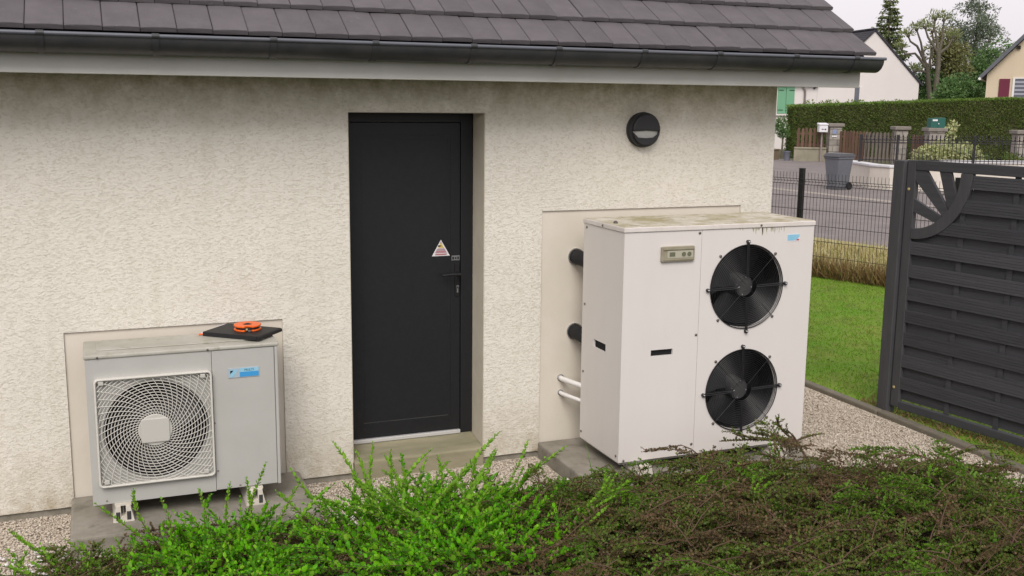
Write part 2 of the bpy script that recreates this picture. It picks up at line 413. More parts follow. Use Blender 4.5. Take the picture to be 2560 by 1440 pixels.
# ------------------------------------------------------------------ mesh helpers
class MB:
    def __init__(s):
        s.v, s.f, s.m = [], [], []
    def add(s, vs, fs, mi=0):
        o = len(s.v)
        s.v += [tuple(p) for p in vs]
        s.f += [tuple(i + o for i in f) for f in fs]
        s.m += [mi] * len(fs)
        return s
    def box(s, a, b, mi=0, rot=None, piv=None):
        x0, y0, z0 = a
        x1, y1, z1 = b
        vs = [Vector(p) for p in ((x0, y0, z0), (x1, y0, z0), (x1, y1, z0), (x0, y1, z0), (x0, y0, z1), (x1, y0, z1), (x1, y1, z1), (x0, y1, z1))]
        if rot is not None:
            c = Vector(piv) if piv is not None else sum(vs, Vector()) / 8
            vs = [rot @ (p - c) + c for p in vs]
        return s.add(vs, [(0, 3, 2, 1), (4, 5, 6, 7), (0, 1, 5, 4), (1, 2, 6, 5), (2, 3, 7, 6), (3, 0, 4, 7)], mi)
    def prism(s, poly, axis, a, b, mi=0):
        """poly in the plane normal to axis ('x': (y,z); 'y': (x,z); 'z': (x,y)), extruded from a to b"""
        n = len(poly)
        def P(p, t):
            return {'x': (t, p[0], p[1]), 'y': (p[0], t, p[1]), 'z': (p[0], p[1], t)}[axis]
        vs = [P(p, a) for p in poly] + [P(p, b) for p in poly]
        fs = [tuple(range(n)), tuple(range(2 * n - 1, n - 1, -1))] + [(i, (i + 1) % n, n + (i + 1) % n, n + i) for i in range(n)]
        return s.add(vs, fs, mi)
    def tube(s, path, r, n=6, mi=0, closed=False, caps=True):
        path = [Vector(p) for p in path]
        k = len(path)
        rs = r if isinstance(r, (list, tuple)) else [r] * k
        vs = []
        up = None
        for i, p in enumerate(path):
            if closed:
                t = path[(i + 1) % k] - path[i - 1]
            else:
                t = path[min(i + 1, k - 1)] - path[max(i - 1, 0)]
            t.normalize()
            if up is None:
                up = t.orthogonal().normalized()
            up = (up - t * up.dot(t))
            if up.length < 1e-6:
                up = t.orthogonal()
            up.normalize()
            w = t.cross(up)
            for j in range(n):
                a = 2 * math.pi * (j + 0.5) / n
                vs.append(p + (up * math.cos(a) + w * math.sin(a)) * rs[i])
        fs = []
        for i in range(k if closed else k - 1):
            i2 = (i + 1) % k
            for j in range(n):
                fs.append((i * n + j, i * n + (j + 1) % n, i2 * n + (j + 1) % n, i2 * n + j))
        if caps and not closed:
            fs.append(tuple(range(n - 1, -1, -1)))
            fs.append(tuple((k - 1) * n + j for j in range(n)))
        return s.add(vs, fs, mi)
    def disc(s, c, r, y0, y1, n=24, mi=0, axis='y'):
        poly = [(c[0] + r * math.cos(2 * math.pi * i / n), c[1] + r * math.sin(2 * math.pi * i / n)) for i in range(n)]
        return s.prism(poly, axis, y0, y1, mi)
    def lathe(s, prof, c, n=24, mi=0, axis='z'):
        vs, k = [], len(prof)
        for (r, h) in prof:
            for j in range(n):
                a = 2 * math.pi * j / n
                x, y = r * math.cos(a), r * math.sin(a)
                vs.append((c[0] + x, c[1] + y, c[2] + h) if axis == 'z' else (c[0] + x, c[1] + h, c[2] + y))
        fs = [(i * n + j, i * n + (j + 1) % n, (i + 1) * n + (j + 1) % n, (i + 1) * n + j) for i in range(k - 1) for j in range(n)]
        if prof[0][0] > 1e-5: fs.append(tuple(range(n - 1, -1, -1)))
        if prof[-1][0] > 1e-5: fs.append(tuple((k - 1) * n + j for j in range(n)))
        return s.add(vs, fs, mi)
    def holed(s, x0, x1, z0, z1, hole, y0, y1, mi=0):
        """plate in the xz plane from y0 (front) to y1 with a hole given as a closed point loop"""
        cx = sum(p[0] for p in hole) / len(hole)
        cz = sum(p[1] for p in hole) / len(hole)
        n = len(hole)
        outer = []
        for (hx, hz) in hole:
            dx, dz = hx - cx, hz - cz
            ts = []
            if dx > 1e-9: ts.append((x1 - cx) / dx)
            if dx < -1e-9: ts.append((x0 - cx) / dx)
            if dz > 1e-9: ts.append((z1 - cz) / dz)
            if dz < -1e-9: ts.append((z0 - cz) / dz)
            t = min(ts)
            outer.append((cx + dx * t, cz + dz * t))
        # snap nearest rays to the four corners
        for c in ((x0, z0), (x1, z0), (x1, z1), (x0, z1)):
            i = min(range(n), key=lambda k: (outer[k][0] - c[0]) ** 2 + (outer[k][1] - c[1]) ** 2)
            outer[i] = c
        vs, fs = [], []
        for y in (y0, y1):
            vs += [(p[0], y, p[1]) for p in hole] + [(p[0], y, p[1]) for p in outer]
        for i in range(n):
            j = (i + 1) % n
            fs.append((i, n + i, n + j, j))
            fs.append((2 * n + i, 2 * n + j, 3 * n + j, 3 * n + i))
            fs.append((i, j, 2 * n + j, 2 * n + i))
            fs.append((n + i, 3 * n + i, 3 * n + j, n + j))
        return s.add(vs, fs, mi)
    def mesh(s, name):
        me = bpy.data.meshes.new(name)
        me.from_pydata(s.v, [], s.f)
        if any(s.m):
            me.polygons.foreach_set('material_index', s.m)
        me.validate()
        me.update()
        return me

def recalc(me):
    import bmesh
    b = bmesh.new()
    b.from_mesh(me)
    bmesh.ops.recalc_face_normals(b, faces=b.faces)
    b.to_mesh(me)
    b.free()

def obj(name, mb, m, parent=None, loc=None, rot=None, label=None, cat=None, group=None, kind=None, bevel=0.0, smooth=False):
    me = mb.mesh(name) if isinstance(mb, MB) else mb
    if isinstance(mb, MB):
        recalc(me)
    if not me.materials:
        for k in (m if isinstance(m, (list, tuple)) else [m]):
            me.materials.append(M[k] if isinstance(k, str) else k)
    if smooth:
        me.polygons.foreach_set('use_smooth', [True] * len(me.polygons))
        me.set_sharp_from_angle(angle=R(40))
    o = bpy.data.objects.new(name, me)
    COL.objects.link(o)
    if parent: o.parent = parent
    if loc is not None: o.location = loc
    if rot is not None: o.rotation_euler = rot
    tag(o, label, cat, group, kind)
    if bevel:
        b = o.modifiers.new('bevel', 'BEVEL')
        b.width = bevel
        b.segments = 2
        b.limit_method = 'ANGLE'
        b.angle_limit = R(50)
    return o

def tag(o, label=None, cat=None, group=None, kind=None):
    if label: o['label'] = label
    if cat: o['category'] = cat
    if group: o['group'] = group
    if kind: o['kind'] = kind

def empty(name, loc, rz=0.0, label=None, cat=None, group=None, kind=None):
    o = bpy.data.objects.new(name, None)
    o.empty_display_size = 0.1
    COL.objects.link(o)
    o.location = loc
    o.rotation_euler = (0, 0, rz)
    tag(o, label, cat, group, kind)
    return o

def leaf_mesh(name, pos, d, nrm, ln, wd, fold=0.15):
    """one folded diamond leaf per row of the arrays"""
    n = len(pos)
    pos, d, nrm = (np.asarray(a, float) for a in (pos, d, nrm))
    d = d / np.maximum(np.linalg.norm(d, axis=1, keepdims=True), 1e-9)
    side = np.cross(d, nrm)
    side /= np.maximum(np.linalg.norm(side, axis=1, keepdims=True), 1e-9)
    up = np.cross(side, d)
    ln = np.broadcast_to(np.asarray(ln, float).reshape(-1, 1), (n, 1))
    wd = np.broadcast_to(np.asarray(wd, float).reshape(-1, 1), (n, 1))
    V = np.empty((n, 4, 3))
    V[:, 0] = pos
    V[:, 1] = pos + d * ln * 0.5 + side * wd * 0.5 + up * wd * fold
    V[:, 2] = pos + d * ln
    V[:, 3] = pos + d * ln * 0.5 - side * wd * 0.5 + up * wd * fold
    base = (np.arange(n) * 4)[:, None]
    F = (base + np.array([[0, 1, 2, 0, 2, 3]])).reshape(-1)
    me = bpy.data.meshes.new(name)
    me.vertices.add(n * 4)
    me.vertices.foreach_set('co', V.reshape(-1))
    me.loops.add(n * 6)
    me.loops.foreach_set('vertex_index', F.astype(np.int32))
    me.polygons.add(n * 2)
    me.polygons.foreach_set('loop_start', (np.arange(n * 2) * 3).astype(np.int32))
    me.polygons.foreach_set('loop_total', np.full(n * 2, 3, np.int32))
    me.update(calc_edges=True)
    return me

def oval_mesh(name, pos, d, nrm, ln, wd, fold=0.15):
    """rounder leaf: six-point outline with a folded midrib"""
    n = len(pos)
    pos, d, nrm = (np.asarray(a, float) for a in (pos, d, nrm))
    d = d / np.maximum(np.linalg.norm(d, axis=1, keepdims=True), 1e-9)
    side = np.cross(d, nrm)
    side /= np.maximum(np.linalg.norm(side, axis=1, keepdims=True), 1e-9)
    up = np.cross(side, d)
    ln = np.asarray(ln, float).reshape(-1, 1)
    wd = np.asarray(wd, float).reshape(-1, 1)
    V = np.empty((n, 6, 3))
    V[:, 0] = pos
    V[:, 3] = pos + d * ln - up * wd * 0.12
    for k, (t, sg) in ((1, (0.36, 1)), (2, (0.76, 1)), (5, (0.36, -1)), (4, (0.76, -1))):
        h = 0.5 if t < 0.5 else 0.40
        V[:, k] = pos + d * ln * t + side * wd * h * sg + up * wd * fold
    base = (np.arange(n) * 6)[:, None]
    F = (base + np.array([[0, 1, 2, 0, 2, 3, 0, 3, 4, 0, 4, 5]])).reshape(-1)
    me = bpy.data.meshes.new(name)
    me.vertices.add(n * 6)
    me.vertices.foreach_set('co', V.reshape(-1))
    me.loops.add(n * 12)
    me.loops.foreach_set('vertex_index', F.astype(np.int32))
    me.polygons.add(n * 4)
    me.polygons.foreach_set('loop_start', (np.arange(n * 4) * 3).astype(np.int32))
    me.polygons.foreach_set('loop_total', np.full(n * 4, 3, np.int32))
    me.update(calc_edges=True)
    return me

def rdir(n, flat=1.0):
    a = rng.normal(size=(n, 3))
    a[:, 2] *= flat
    return a / np.linalg.norm(a, axis=1, keepdims=True)

def rect_loop(x0, x1, z0, z1, k=8):
    p = []
    for i in range(k): p.append((x0 + (x1 - x0) * i / k, z0))
    for i in range(k): p.append((x1, z0 + (z1 - z0) * i / k))
    for i in range(k): p.append((x1 - (x1 - x0) * i / k, z1))
    for i in range(k): p.append((x0, z1 - (z1 - z0) * i / k))
    return p

def circ_loop(cx, cz, r, n=64):
    return [(cx + r * math.cos(2 * math.pi * i / n), cz + r * math.sin(2 * math.pi * i / n)) for i in range(n)]

def rrect(x0, x1, z0, z1, r, k=5):
    p = []
    for (cx, cz, a0) in ((x1 - r, z0 + r, -90), (x1 - r, z1 - r, 0), (x0 + r, z1 - r, 90), (x0 + r, z0 + r, 180)):
        for i in range(k + 1):
            a = R(a0 + 90 * i / k)
            p.append((cx + r * math.cos(a), cz + r * math.sin(a)))
    return p

def text_mesh(body, size):
    c = bpy.data.curves.new('lettering', 'FONT')
    c.body = body
    c.size = size
    c.align_x = 'CENTER'
    c.align_y = 'CENTER'
    o = bpy.data.objects.new('lettering', c)
    COL.objects.link(o)
    bpy.context.view_layer.update()
    me = bpy.data.meshes.new_from_object(o.evaluated_get(bpy.context.evaluated_depsgraph_get()))
    bpy.data.objects.remove(o)
    bpy.data.curves.remove(c)
    return me

# ================================================================== GROUND AND STREET
def sheet(name, poly, z, m, thick=0.0):
    me = bpy.data.meshes.new(name)
    me.from_pydata([(x, y, z) for x, y in poly], [], [tuple(range(len(poly)))])
    recalc(me)
    return obj(name, me, m, kind='structure')

sheet('ground', [(-250, -250), (400, -250), (400, 400), (-250, 400)], -0.06, 'earth')
sheet('road', [(3.5, 48), (15.75, -12), (60, -12), (60, 17), (29.2, 22), (27.2, 33), (22, 48)], -0.030, 'asphalt')
sheet('gutter_strip', [(16.55, 25), (16.9, 25), (18.65, 7), (18.3, 7)], -0.026, 'strip')
sheet('asphalt_seam', [(11.5, 23.1), (11.58, 23.1), (17.37, 5.3), (17.29, 5.3)], -0.026, 'seam')

# fence line between lawn and street verge
FP = Vector((8.821, 5.454, 0))
FT = Vector((0.3418, -0.9398, 0)).normalized()
FN = Vector((0.9398, 0.3418, 0)).normalized()      # towards the street
def fpt(s, off=0.0, z=0.0):
    p = FP + FT * s + FN * off
    return Vector((p.x, p.y, z))

a, b = fpt(-14, -0.02), fpt(16, -0.02)
sheet('lawn', [(5.30, -9), (b.x, -9), (b.x, b.y), (a.x, a.y), (5.30, a.y)], 0.004, 'lawn_soil')
a, b = fpt(-14), fpt(16)
sheet('verge', [(a.x, a.y), (b.x, b.y), (b.x + 1.2, b.y), (11.84, 7.2), (11.5, 8.9), (a.x + 2.0, a.y + 0.6)], -0.008, 'verge')

# gravel strip round the house: relief in the mesh itself
def gravel_mat():
    m = bpy.data.materials.new('gravel')
    m.use_nodes = True
    n, l = m.node_tree.nodes, m.node_tree.links
    b = n['Principled BSDF']
    b.inputs['Roughness'].default_value = 0.9
    b.inputs['Specular IOR Level'].default_value = 0.2
    tc = n.new('ShaderNodeTexCoord')
    v = n.new('ShaderNodeTexVoronoi')
    v.inputs['Scale'].default_value = 75
    l.new(tc.outputs['Object'], v.inputs['Vector'])
    rp = n.new('ShaderNodeValToRGB')
    e = rp.color_ramp.elements
    e[0].position, e[0].color = 0.0, (0.30, 0.25, 0.20, 1)
    e[1].position, e[1].color = 1.0, (0.60, 0.54, 0.46, 1)
    k = e.new(0.35); k.color = (0.42, 0.36, 0.29, 1)
    k = e.new(0.65); k.color = (0.50, 0.44, 0.365, 1)
    sp = n.new('ShaderNodeSeparateColor')
    l.new(v.outputs['Color'], sp.inputs[0])
    l.new(sp.outputs[0], rp.inputs['Fac'])
    l.new(rp.outputs[0], b.inputs['Base Color'])
    bp = n.new('ShaderNodeBump')
    bp.invert = True
    bp.inputs['Strength'].default_value = 0.9
    bp.inputs['Distance'].default_value = 0.012
    l.new(v.outputs['Distance'], bp.inputs['Height'])
    l.new(bp.outputs[0], b.inputs['Normal'])
    return m
M['gravel'] = gravel_mat()
sheet('gravel', [(-4, -3.2), (5.24, -3.2), (5.24, 8), (4.1, 8), (4.1, 0.02), (-4, 0.02)], 0.0, 'gravel')

BX = np.array([-5, -0.5, 0.9, 2.0, 2.6, 3.4, 4.0, 4.45, 5.0, 7.0])
BY = np.array([-0.62, -0.72, -0.80, -0.90, -0.95, -1.05, -1.22, -1.75, -2.15, -2.4])
def bed_edge(x): return np.interp(x, BX, BY)
def bed_z(x, y):
    t = np.maximum(bed_edge(x) - y, 0)
    return -0.03 + 0.05 * np.clip(t / 0.12, 0, 1) + 0.16 * (1 - np.exp(-t / 1.0)) + 0.075 * t
nx, ny = 130, 90
gx = np.linspace(-4, 7, nx)
gy = np.linspace(0, 1, ny) ** 1.6
vs, fs = [], []
for i, x in enumerate(gx):
    e = float(bed_edge(x)) + 0.02
    for j, t in enumerate(gy):
        y = e - t * 8.0
        z = float(bed_z(x, y)) + (0.02 * math.sin(x * 9.1 + y * 7.3) * math.sin(y * 11 + x * 3) if j > 1 else 0)
        if x > 5.18: z -= 0.0
        vs.append((x, y, z))
for i in range(nx - 1):
    for j in range(ny - 1):
        fs.append((i * ny + j, i * ny + j + 1, (i + 1) * ny + j + 1, (i + 1) * ny + j))
obj('planting_bed', MB().add(vs, fs), 'soil', kind='structure', smooth=True)

# pebbles lying loose on the strip
def pebbles(name, n, area, smin, smax, m):
    oct_v = np.array([(1, 0, 0), (0.2, 1, 0.1), (-1, 0.1, 0), (-0.1, -1, 0), (0.1, 0.1, 0.8), (0, 0, -0.7), (0.6, 0.6, 0.45), (-0.6, -0.5, 0.4)])
    oct_f = np.array([(0, 6, 4), (6, 1, 4), (1, 2, 4), (2, 7, 4), (7, 3, 4), (3, 0, 4), (0, 1, 6), (2, 3, 7), (1, 0, 5), (2, 1, 5), (3, 2, 5), (0, 3, 5)])
    P = []
    while len(P) < n:
        x, y = random.uniform(*area[0]), random.uniform(*area[1])
        if area[2](x, y): P.append((x, y))
    P = np.array(P)
    s = rng.uniform(smin, smax, (n, 1, 1)) * rng.uniform(0.7, 1.3, (n, 1, 3))
    an = rng.uniform(0, 2 * np.pi, n)
    c, si = np.cos(an), np.sin(an)
    Rm = np.zeros((n, 3, 3))
    Rm[:, 0, 0], Rm[:, 0, 1], Rm[:, 1, 0], Rm[:, 1, 1], Rm[:, 2, 2] = c, -si, si, c, 1
    V = np.einsum('nij,nkj->nki', Rm, oct_v[None] * s)
    V[:, :, 0] += P[:, :1]
    V[:, :, 1] += P[:, 1:]
    V[:, :, 2] += rng.uniform(0.0, 0.006, (n, 1))
    F = (oct_f[None] + (np.arange(n) * 8)[:, None, None]).reshape(-1)
    me = bpy.data.meshes.new(name)
    me.vertices.add(n * 8)
    me.vertices.foreach_set('co', V.reshape(-1))
    me.loops.add(n * 36)
    me.loops.foreach_set('vertex_index', F.astype(np.int32))
    me.polygons.add(n * 12)
    me.polygons.foreach_set('loop_start', (np.arange(n * 12) * 3).astype(np.int32))
    me.polygons.foreach_set('loop_total', np.full(n * 12, 3, np.int32))
    me.update(calc_edges=True)
    return obj(name, me, m, kind='stuff')

M['pebbles'] = leafmat('pebble_stone', [(0.42, 0.355, 0.28), (0.56, 0.49, 0.41), (0.49, 0.425, 0.35), (0.32, 0.26, 0.20), (0.64, 0.58, 0.50), (0.46, 0.395, 0.32), (0.53, 0.46, 0.385)], 0.0, 0.85)
def on_gravel(x, y):
    if y > -0.01 and x < 4.25: return False
    if x > 5.2 or y < bed_edge(x) - 0.1: return False
    if -0.19 < x < 1.02 and y > -0.64: return False
    if 2.52 < x < 3.98 and y > -0.92: return False
    if 1.36 < x < 2.17 and y > -0.04: return False
    return True
o = pebbles('pebble_scatter', 42000, ((-0.8, 5.2), (-2.3, 1.6), on_gravel), 0.0045, 0.0095, 'pebbles')
tag(o, 'pale pinkish beige pebbles strewn along the house wall', 'pebbles')
M['pebbles_white'] = leafmat('white_stone', [(0.66, 0.62, 0.60), (0.74, 0.70, 0.68), (0.58, 0.53, 0.50)], 0.0, 0.8)
o = pebbles('white_stones', 900, ((-0.6, 2.6), (-1.35, -0.5), lambda x, y: y > bed_edge(x) - 0.45 and on_gravel(x, max(y, bed_edge(x)))), 0.007, 0.014, 'pebbles_white')
o.location.z = 0.02
tag(o, 'bigger white stones at the foot of the shrubs', 'stones')

# concrete edging between gravel and lawn, one metre lengths
ed = empty('lawn_edging', (5.255, 0, 0), 0, kind='structure')
y = -4.0
first = None
while y < 7.5:
    if first is None:
        first = obj('edging_stone', MB().box((-0.035, 0.004, -0.12), (0.035, 0.996, 0.035)), 'edging', ed, loc=(0, y, 0), bevel=0.012)
    else:
        c = first.copy(); COL.objects.link(c); c.parent = ed
        c.location = (random.uniform(-0.004, 0.004), y, random.uniform(-0.004, 0.004))
    y += 1.0

# ================================================================== THE HOUSE
house = empty('house', (0, 0, 0), 0, 'cream roughcast outbuilding with grey tiled roof and anthracite door', 'house')
WX0, WX1 = -4.0, 4.211
DX0, DX1, DZT = 1.350, 2.172, 2.157
LX0, LX1, LZ = -0.182, 0.958, 1.000
RX0, RX1, RZ = 2.545, 3.972, 1.566
WD = 0.26
w = MB()
for (x0, x1, z0) in ((WX0, LX0, 0.04), (LX0, LX1, LZ), (LX1, DX0, 0.04), (DX0, DX1, DZT), (DX1, RX0, 0.04), (RX0, RX1, RZ), (RX1, WX1, 0.04)):
    w.box((x0, 0, z0), (x1, WD, 2.42))
obj('wall', w, 'roughcast', house)
w = MB()
w.box((WX1 - 0.26, WD, 0.04), (WX1, 6.0, 2.42)); w.box((WX0, WD, 0.04), (WX0 + 0.26, 6.0, 2.42)); w.box((WX0 + 0.26, 5.74, 0.04), (WX1 - 0.26, 6.0, 2.42))
w.prism([(0.3, 2.42), (5.7, 2.42), (3.0, 4.5)], 'x', WX1 - 0.26, WX1)
w.prism([(0.3, 2.42), (5.7, 2.42), (3.0, 4.5)], 'x', WX0, WX0 + 0.26)
obj('side_wall', w, 'roughcast', house)
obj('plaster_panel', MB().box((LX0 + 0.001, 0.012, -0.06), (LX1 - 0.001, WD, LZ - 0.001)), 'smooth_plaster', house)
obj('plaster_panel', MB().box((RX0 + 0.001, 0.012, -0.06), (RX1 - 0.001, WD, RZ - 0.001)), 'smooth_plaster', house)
for (x0, x1) in ((WX0, LX0), (LX1, DX0), (DX1, RX0), (RX1, WX1)):
    obj('plinth', MB().box((x0 + 0.002, 0.014, -0.1), (x1 - 0.002, WD - 0.01, 0.039)), 'concrete', house)
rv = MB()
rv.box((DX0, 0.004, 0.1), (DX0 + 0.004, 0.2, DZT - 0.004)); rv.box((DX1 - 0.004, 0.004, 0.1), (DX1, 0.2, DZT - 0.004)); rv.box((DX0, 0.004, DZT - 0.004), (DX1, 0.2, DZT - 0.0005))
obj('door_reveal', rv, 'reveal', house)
sl = MB()
sl.prism([(-0.022, -0.06), (-0.022, 0.104), (-0.010, 0.112), (0.21, 0.148), (0.40, 0.148), (0.40, -0.06)], 'x', DX0 + 0.005, DX1 - 0.005)
obj('door_sill', sl, 'sill_concrete', house, bevel=0.006)
# door frame, leaf and fittings
fr = MB()
fr.box((DX0 + 0.005, 0.200, 0.150), (1.395, 0.262, DZT - 0.006)); fr.box((2.090, 0.200, 0.150), (DX1 - 0.005, 0.262, DZT - 0.006)); fr.box((1.395, 0.200, 2.095), (2.090, 0.262, DZT - 0.006))
obj('door_frame', fr, 'anthracite', house, bevel=0.004)
obj('door_threshold', MB().box((1.397, 0.190, 0.149), (2.086, 0.25, 0.172)), 'alu', house, bevel=0.003)
d = MB()
d.holed(1.399, 2.086, 0.176, 2.092, rect_loop(1.463, 2.026, 0.262, 2.020, 6), 0.208, 0.256)
d.box((1.4632, 0.2095, 0.2622), (2.0258, 0.250, 2.0198))
for (x0, x1, z0, z1) in ((1.475, 2.014, 0.276, 2.006),):
    d.holed(x0, x1, z0, z1, rect_loop(x0 + 0.010, x1 - 0.010, z0 + 0.010, z1 - 0.010, 4), 0.2088, 0.2095)
door = obj('door', d, 'anthracite', house, bevel=0.002)
obj('drip_rail', MB().box((1.47, 0.2085, 0.268), (2.01, 0.2150, 0.274)), 'gutter', door)
h = MB()
h.box((2.052, 0.201, 1.03), (2.082, 0.208, 1.235))
obj('handle_plate', h, 'black', door, bevel=0.003)
h = MB().tube([(2.067, 0.203, 1.175), (2.067, 0.150, 1.175)], 0.009, 10)
h.tube([(2.073, 0.152, 1.175), (2.02, 0.150, 1.176), (1.955, 0.156, 1.172)], [0.010, 0.009, 0.008], 10)
obj('door_handle', h, 'black', door, smooth=True)
h = MB().disc((2.068, 1.092), 0.0085, 0.196, 0.203, 14).box((2.0635, 0.196, 1.055), (2.0725, 0.2015, 1.092))
obj('lock_cylinder', h, 'steel', door)
h = MB().box((2.031, 0.204, 1.255), (2.084, 0.2079, 1.285))
lp = obj('lock_plate', h, 'steel', door, bevel=0.001)
h = MB().disc((2.0575, 1.270), 0.0055, 0.2025, 0.2045, 12)
for sx in (-1, 1):
    h.box((2.0575 + sx * 0.016 - 0.005, 0.2032, 1.262), (2.0575 + sx * 0.016 + 0.005, 0.2042, 1.278))
obj('print', h, 'ink', lp)
sg = MB().prism([(1.906, 1.286), (2.021, 1.286), (1.9635, 1.386)], 'y', 0.2118, 0.2138)
sgn = obj('warning_sign', sg, 'badge_white', door, loc=(0, -0.0048, 0))
obj('warning_panel', MB().prism([(1.926, 1.291), (2.001, 1.291), (2.004, 1.301), (1.926, 1.301)], 'y', 0.2108, 0.2118).prism([(1.925, 1.305), (2.002, 1.305), (1.986, 1.333), (1.941, 1.333)], 'y', 0.2108, 0.2118).prism([(1.955, 1.362), (1.972, 1.362), (1.9635, 1.377)], 'y', 0.2108, 0.2118), 'pink_print', sgn)
obj('warning_symbol', MB().prism([(1.945, 1.336), (1.983, 1.336), (1.9635, 1.370)], 'y', 0.2106, 0.2118), 'yellow', sgn)
obj('warning_hand', MB().prism([(1.944, 1.3455), (1.950, 1.3425), (1.958, 1.345), (1.967, 1.347), (1.967, 1.350), (1.958, 1.352), (1.951, 1.354), (1.945, 1.351)], 'y', 0.2098, 0.2106), 'ink', sgn)
h = MB()
for i, zz in enumerate((1.308, 1.313, 1.294, 1.2975)):
    x0 = 1.934
    while x0 < 1.99:
        ww = random.uniform(0.003, 0.009)
        h.box((x0, 0.2100, zz), (min(x0 + ww, 1.995), 0.2108, zz + 0.0022))
        x0 += ww + 0.0025
obj('print', h, 'red_ink', sgn)

# eaves: soffit, fascia, gutter
EX1 = 4.568
obj('soffit', MB().box((WX0 - 0.3, -0.349, 2.345), (EX1 - 0.02, -0.002, 2.357)).box((WX1 + 0.002, -0.002, 2.345), (EX1 - 0.02, 6.3, 2.357)), 'fascia', house)
obj('fascia', MB().box((WX0 - 0.3, -0.372, 2.331), (EX1, -0.350, 2.475)), 'fascia', house, bevel=0.003)
g = MB()
gy_, gz_, gr = -0.452, 2.503, 0.080
prof = [(gy_ + gr * math.cos(R(a)), gz_ + gr * math.sin(R(a))) for a in range(180, 361, 12)]
pin = [(gy_ + (gr - 0.004) * math.cos(R(a)), gz_ + (gr - 0.004) * math.sin(R(a))) for a in range(360, 179, -12)]
g.prism(prof + pin, 'x', WX0 - 0.3, 4.606)
g.prism(prof, 'x', 4.606, 4.613)
gut = obj('gutter', g, 'gutter', house, smooth=True)
gb = MB().tube([(WX0 - 0.3, gy_ - gr, gz_ + 0.004), (4.624, gy_ - gr, gz_ + 0.004)], 0.0095, 10)
obj('gutter_bead', gb, 'bead', gut, smooth=True)
bk = MB()
outer = [(gy_ + (gr + 0.005) * math.cos(R(a)), gz_ + (gr + 0.005) * math.sin(R(a))) for a in range(176, 361, 12)]
inner = [(gy_ + (gr + 0.001) * math.cos(R(a)), gz_ + (gr + 0.001) * math.sin(R(a))) for a in range(356, 175, -12)]
bk.prism(outer + inner, 'x', -0.015, 0.015)
bk.tube([(-0.017, gy_ - gr, gz_ + 0.004), (0.017, gy_ - gr, gz_ + 0.004)], 0.0135, 10)
bkm = None
for x in (-3.3, -2.78, -2.26, -1.74, -1.22, -0.70, -0.184, 0.316, 0.866, 1.379, 1.909, 2.400, 2.928, 3.421, 3.954, 4.40):
    if bkm is None:
        bkm = obj('gutter_bracket', bk, 'gutter', gut, loc=(x, 0, 0), smooth=True)
    else:
        c = bkm.copy(); COL.objects.link(c); c.parent = gut; c.location = (x, 0, 0)

# roof: underlay slab with single tiles laid on it
PIT = R(34.7)
def rp_(s, off):     # point on the roof plane: distance s up the slope, off out of it
    return (-0.448 + s * math.cos(PIT) - off * math.sin(PIT), 2.552 + s * math.sin(PIT) + off * math.cos(PIT))
rf = MB()
SL = 4.25
rf.prism([rp_(0.03, -0.05), rp_(SL, -0.05), rp_(SL, -0.14), rp_(0.05, -0.14)], 'x', WX0 - 0.3, 4.57)
ry, rz_ = rp_(SL, -0.05)
rf.prism([(ry, rz_), (ry + 3.6, rz_ - 2.5), (ry + 3.6, rz_ - 2.6), (ry, rz_ - 0.1)], 'x', WX0 - 0.3, 4.57)
roof = obj('roof', rf, 'tile_edge', house)
obj('barge_board', MB().prism([rp_(0.08, -0.05), rp_(SL, -0.05), rp_(SL, -0.20), rp_(0.10, -0.16)], 'x', 4.571, 4.588), 'fascia', house)
TW, EXPO, TL, TH = 0.168, 0.272, 0.40, 0.024
def tile_mb(wd, k=0.0):
    t = MB()
    c = 0.004
    x0, x1 = -wd / 2 + 0.0015, wd / 2 - 0.0015
    prof = [(x0, -TH), (x1, -TH), (x1, -c), (x1 - c, -0.0008), (x1 - wd * 0.3, 0.0014), (x0 + wd * 0.3, 0.0010), (x0 + c, -0.0008), (x0, -c)]
    n = len(prof)
    vs = [(p[0], 0.002 if p[1] > -c else 0, p[1] - (0.0012 if p[1] > -c - 1e-6 else 0)) for p in prof] + [(p[0], 0.010, p[1]) for p in prof] + [(p[0], TL, p[1]) for p in prof]
    fs = [tuple(range(n))] + [(j * n + i, j * n + (i + 1) % n, (j + 1) * n + (i + 1) % n, (j + 1) * n + i) for j in range(2) for i in range(n)] + [tuple(range(3 * n - 1, 2 * n - 1, -1))]
    return t.add(vs, fs)
tm_full = tile_mb(TW).mesh('tile'); recalc(tm_full)
tm_half = tile_mb(TW / 2).mesh('tile'); recalc(tm_half)
TILT = R(5.9)
XV = 4.622
rest = MB()
for row in range(15):
    x = XV
    i = 0
    s0 = row * EXPO
    yy, zz = rp_(s0, 0.0)
    while x > WX0 - 0.3:
        wd = TW / 2 if (i == 0 and row % 2 == 1) else TW
        cx = x - wd / 2
        if row < 6 and cx > -0.55:
            o = bpy.data.objects.new('tile', tm_half if wd < TW else tm_full)
            if not o.data.materials: o.data.materials.append(M['tile'])
            COL.objects.link(o)
            o.parent = roof
            o.location = (cx, yy + random.uniform(-0.004, 0.004), zz + random.uniform(-0.0015, 0.0025))
            o.rotation_euler = (PIT - TILT + random.uniform(-0.004, 0.004), random.uniform(-0.004, 0.004), random.uniform(-0.005, 0.005))
        else:
            rm = Matrix.Rotation(PIT - TILT, 4, 'X')
            rm.translation = (cx, yy, zz)
            hw = wd / 2 - 0.0015
            vs = [rm @ Vector(p) for p in ((-hw, 0, -TH), (hw, 0, -TH), (hw, 0, 0), (-hw, 0, 0), (-hw, TL, -TH), (hw, TL, -TH), (hw, TL, 0), (-hw, TL, 0))]
            rest.add(vs, [(0, 1, 2, 3), (3, 2, 6, 7), (0, 3, 7, 4), (1, 5, 6, 2)])
        x -= wd
        i += 1
obj('roof_tiling', rest, 'tile', roof, kind='stuff')

